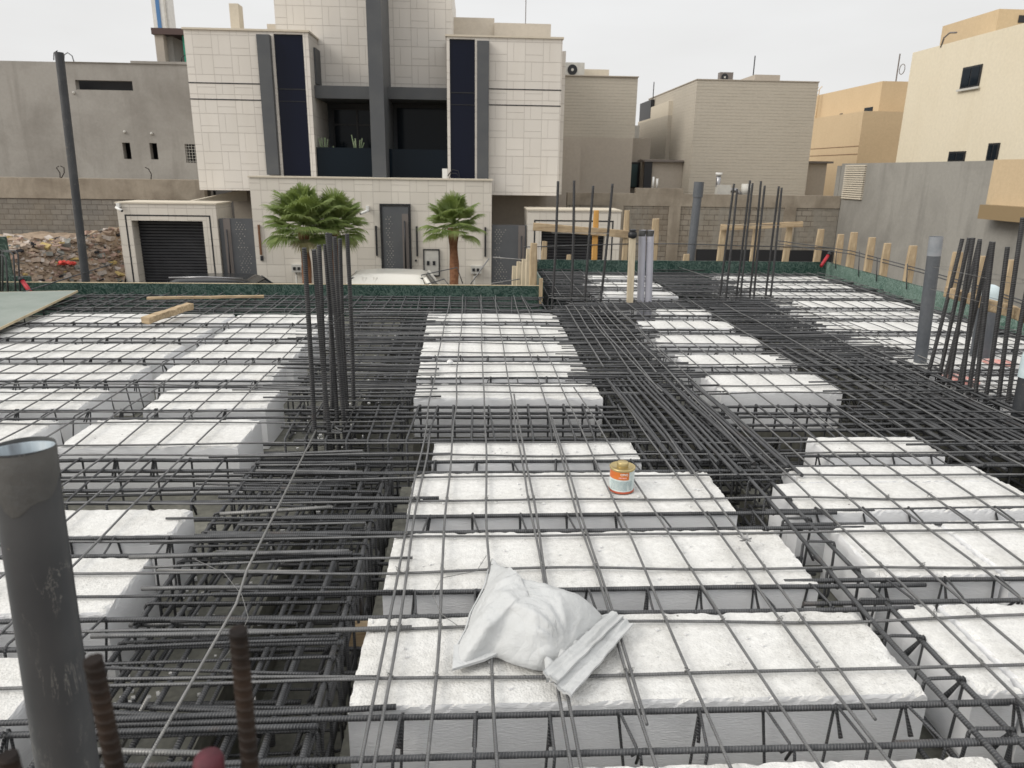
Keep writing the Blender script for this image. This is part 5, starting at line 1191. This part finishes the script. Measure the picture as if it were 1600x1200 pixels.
# ------------------------------------------------------------------ white sack
def sack():
    n = NT('woven white plastic'); wv = n.n('TexWave'); wv.inputs['Scale'].default_value = 130; n.l(n.obj, wv.inputs['Vector'])
    col = n.mix(n.ramp(n.noise(7, 6), .35, .7), (.56, .57, .57), (.48, .49, .49))
    col = n.mix(n.math('MULTIPLY', n.ramp(n.noise(4, 6, .7), .58, .8), .4), col, (.40, .39, .35))
    rdg = n.math('ABSOLUTE', n.math('SUBTRACT', n.noise(5.5, 2, .5, dist=.6), .5)); b0_ = n.bump(n.ramp(rdg, 0, .12), .0035); b1_ = n.bump(n.noise(18, 6, .55, dist=.8), .009, 1, b0_); b2_ = n.bump(wv.outputs[0], .0004, 1, b1_)
    mt = n.fin(col, .5, 0, b2_, .4)
    t = thing('sack', 'crumpled white woven sack lying on the mesh with its mouth folded over', 'sack', (.2, 1.98, .02))
    # outline (x, y) of the filled belly on the mesh plane
    ol = [(.066, 2.385), (.09, 2.23), (.15, 2.165), (.22, 2.14), (.30, 2.10), (.375, 2.045), (.42, 1.985), (.405, 1.93), (.35, 1.875), (.30, 1.82), (.235, 1.765), (.18, 1.76), (.11, 1.79), (.05, 1.825), (-.02, 1.79), (-.045, 1.80), (-.05, 1.87), (-.025, 1.95), (-.01, 2.04), (.015, 2.12), (.038, 2.2), (.052, 2.30)]
    c = Vector((.17, 1.95)); mb = MB(); K = 132; RN = 34
    m_ = len(ol); per = []
    for k in range(K):
        f = k/K*m_; i = int(f); u = f-i; p0, p1 = ol[i], ol[(i+1) % m_]; pm, p2 = ol[i-1], ol[(i+2) % m_]
        cr = lambda a0, a1, a2, a3: .5*((2*a1)+(-a0+a2)*u+(2*a0-5*a1+4*a2-a3)*u*u+(-a0+3*a1-3*a2+a3)*u**3)
        per.append((cr(pm[0], p0[0], p1[0], p2[0]), cr(pm[1], p0[1], p1[1], p2[1])))
    mb.v.append((c.x, c.y, .135))
    def height(x, y, rho):
        d_ = Vector((x-c.x, y-c.y)); far = max(0, 1-max(0, d_.length-.16)*4.5)
        z = .13*(1-rho**2.3)**.72*(.35+.65*far)
        rg = 1-abs(noise.noise(Vector((x*7+3, y*9, 1.7))))*2; z += (.012*rg*rg-.005)*(1-rho**4)
        rg = 1-abs(noise.noise(Vector((x*15, y*19+5, 4.2))))*2; z += .005*max(0, rg)**3*(1-rho**6)
        z += .012*noise.noise(Vector((x*9, y*9, 8)))*(1-rho**3)
        dn = Vector((x-.27, y-1.80)).length                            # gathers radiating from the neck
        if dn < .16: ang = math.atan2(y-1.80, x-.27); z += .012*math.sin(ang*13)*(1-dn/.16)*(1-rho**5)
        return .022+max(0, z)
    for j in range(1, RN+1):
        rho = (j/RN)**.85
        for k in range(K):
            px_, py_ = per[k]; x = c.x+(px_-c.x)*rho; y = c.y+(py_-c.y)*rho; mb.v.append((x, y, height(x, y, rho)))
    for k in range(K): mb.face([0, 1+k, 1+(k+1) % K], None, 0, True)
    for j in range(RN-1):
        for k in range(K): k2 = (k+1) % K; a_ = 1+j*K; mb.face([a_+k, a_+K+k, a_+K+k2, a_+k2], None, 0, True)
    last = 1+(RN-1)*K; b_ = len(mb.v)                               # underside
    for k in range(K): px_, py_ = per[k]; mb.v.append((c.x+(px_-c.x)*.93, c.y+(py_-c.y)*.93, .010))
    for k in range(K): k2 = (k+1) % K; mb.face([last+k, b_+k, b_+k2, last+k2], None, 0, True)
    mb.face([b_+k for k in range(K)][::-1])
    mb.build('belly', mt, t)
    # flat folded mouth: two layers of hem
    A0, A1 = Vector((.435, 1.99, .046)), Vector((.19, 1.70, .05)); B0, B1 = Vector((.50, 1.945, .042)), Vector((.26, 1.625, .040))
    def strip(P0, P1, Q0, Q1, lift, name):
        mb = MB(); U, W_ = 36, 12
        for lay in (1, 0):
            for i in range(U+1):
                for j in range(W_+1):
                    u, v = i/U, j/W_; p_ = P0.lerp(P1, u).lerp(Q0.lerp(Q1, u), v)
                    z = p_.z+lift+.006*noise.noise(Vector((u*5, v*3, lift*90)))+.004*math.sin(v*PI*2.2+u*2)+.010*math.exp(-((v-.45-.1*math.sin(u*3))/.09)**2)*.7
                    mb.v.append((p_.x+.006*noise.noise(Vector((u*6, 3, lift))), p_.y+.006*noise.noise(Vector((u*6, 7, lift))), z-(0 if lay else .007)))
        n_ = (U+1)*(W_+1)
        for lay in (0, 1):
            for i in range(U):
                for j in range(W_):
                    a_ = lay*n_+i*(W_+1)+j; q = [a_, a_+1, a_+W_+2, a_+W_+1]; mb.face(q if lay else q[::-1], None, 0, True)
        rim = [i*(W_+1) for i in range(U+1)]+[U*(W_+1)+j for j in range(1, W_+1)]+[i*(W_+1)+W_ for i in range(U-1, -1, -1)]+[j for j in range(W_-1, 0, -1)]
        for k in range(len(rim)): k2 = (k+1) % len(rim); mb.face([rim[k], rim[k2], n_+rim[k2], n_+rim[k]])
        return mb.build(name, mt, t)
    strip(A0, A1, A0.lerp(B0, .55), A1.lerp(B1, .5), .012, 'mouth_fold')
    strip(A0.lerp(B0, .42), A1.lerp(B1, .4), B0, B1, .0, 'mouth_hem')
    # pleated neck between belly and mouth
    mb = MB(); U, W_ = 56, 14
    N0, N1 = Vector((.41, 1.99, .05)), Vector((.20, 1.76, .055)); O0, O1 = Vector((.45, 1.975, .04)), Vector((.20, 1.69, .045))
    for i in range(U+1):
        for j in range(W_+1):
            u, v = i/U, j/W_; p_ = N0.lerp(N1, u).lerp(O0.lerp(O1, u), v); am = .010*(.4+u)
            mb.v.append((p_.x, p_.y, p_.z-.006+am*math.sin(u*34+v*3)*(1-.4*v)+.01*math.sin(v*PI)))
    for i in range(U):
        for j in range(W_): a_ = i*(W_+1)+j; mb.face([a_, a_+W_+1, a_+W_+2, a_+1], None, 0, True)
    mb.build('neck_pleats', mt, t)
    # sewn side seam and the flat bottom corner
    seam = [(ol[k][0]-.003, ol[k][1], .027) for k in range(21, 13, -1)]
    MB().tube(seam, .0035, 6).build('seam', mt, t)
    mb = MB(); mb.prism([(-.062, 1.87, .024), (-.064, 1.765, .020), (.03, 1.80, .024), (.07, 1.825, .026), (.02, 1.87, .03)], (0, 0, .008)); mb.build('bottom_corner', mt, t)
    # a bit of grey rag on the mesh at the right
sack()
t = thing('rag', 'torn scrap of grey plastic caught on the mesh, right of the tin', 'scrap', (1.19, 2.63, .04))
mb = MB(); v0 = at(1163, 845, Z=.04)
for k in range(7):
    a_ = k*.9; q = Vector((math.cos(a_), math.sin(a_), .3*math.sin(k))).normalized()
    mb.prism([v0, v0+q*.028+Vector((0, 0, .012)), v0+q*.02+Vector((.012, .01, .0)), v0+Vector((.01, -.01, .01))], (0, 0, .003))
mb.build('scrap', stuffmat('grey scrap', (.28, .28, .28), (.36, .36, .36), 30, .7), t)
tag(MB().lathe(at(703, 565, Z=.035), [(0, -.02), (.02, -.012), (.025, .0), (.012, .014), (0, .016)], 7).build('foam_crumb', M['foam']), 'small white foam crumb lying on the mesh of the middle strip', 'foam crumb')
tag(MB().box(-.45, -.36, 2.25, 2.33, -.26, -.18).build('timber_offcut', M['woodx']), 'small timber block wedged beside the glue tin strip', 'timber')

# loose crumbs of foam and sweepings
mb = MB(); rr = random.Random(8)
for k in range(520):
    if k % 3: x, y, z = rr.uniform(-1.2, -.35), rr.uniform(1.0, 7.5), -.266
    else:
        a_, b_, c_, d_ = rr.choice(CR); x, y, z = rr.uniform(c_+.04, d_-.04), rr.uniform(a_+.04, b_-.04), .0005
    if z < -.1 and x > -.84: x -= .36
    q = rr.uniform(.002, .006)*(1.6 if z < 0 else .8); mb.obox((x, y, z+q*.5), (q, q*.3, 0), (-q*.3, q*.8, q*.2), (0, 0, q*.6))
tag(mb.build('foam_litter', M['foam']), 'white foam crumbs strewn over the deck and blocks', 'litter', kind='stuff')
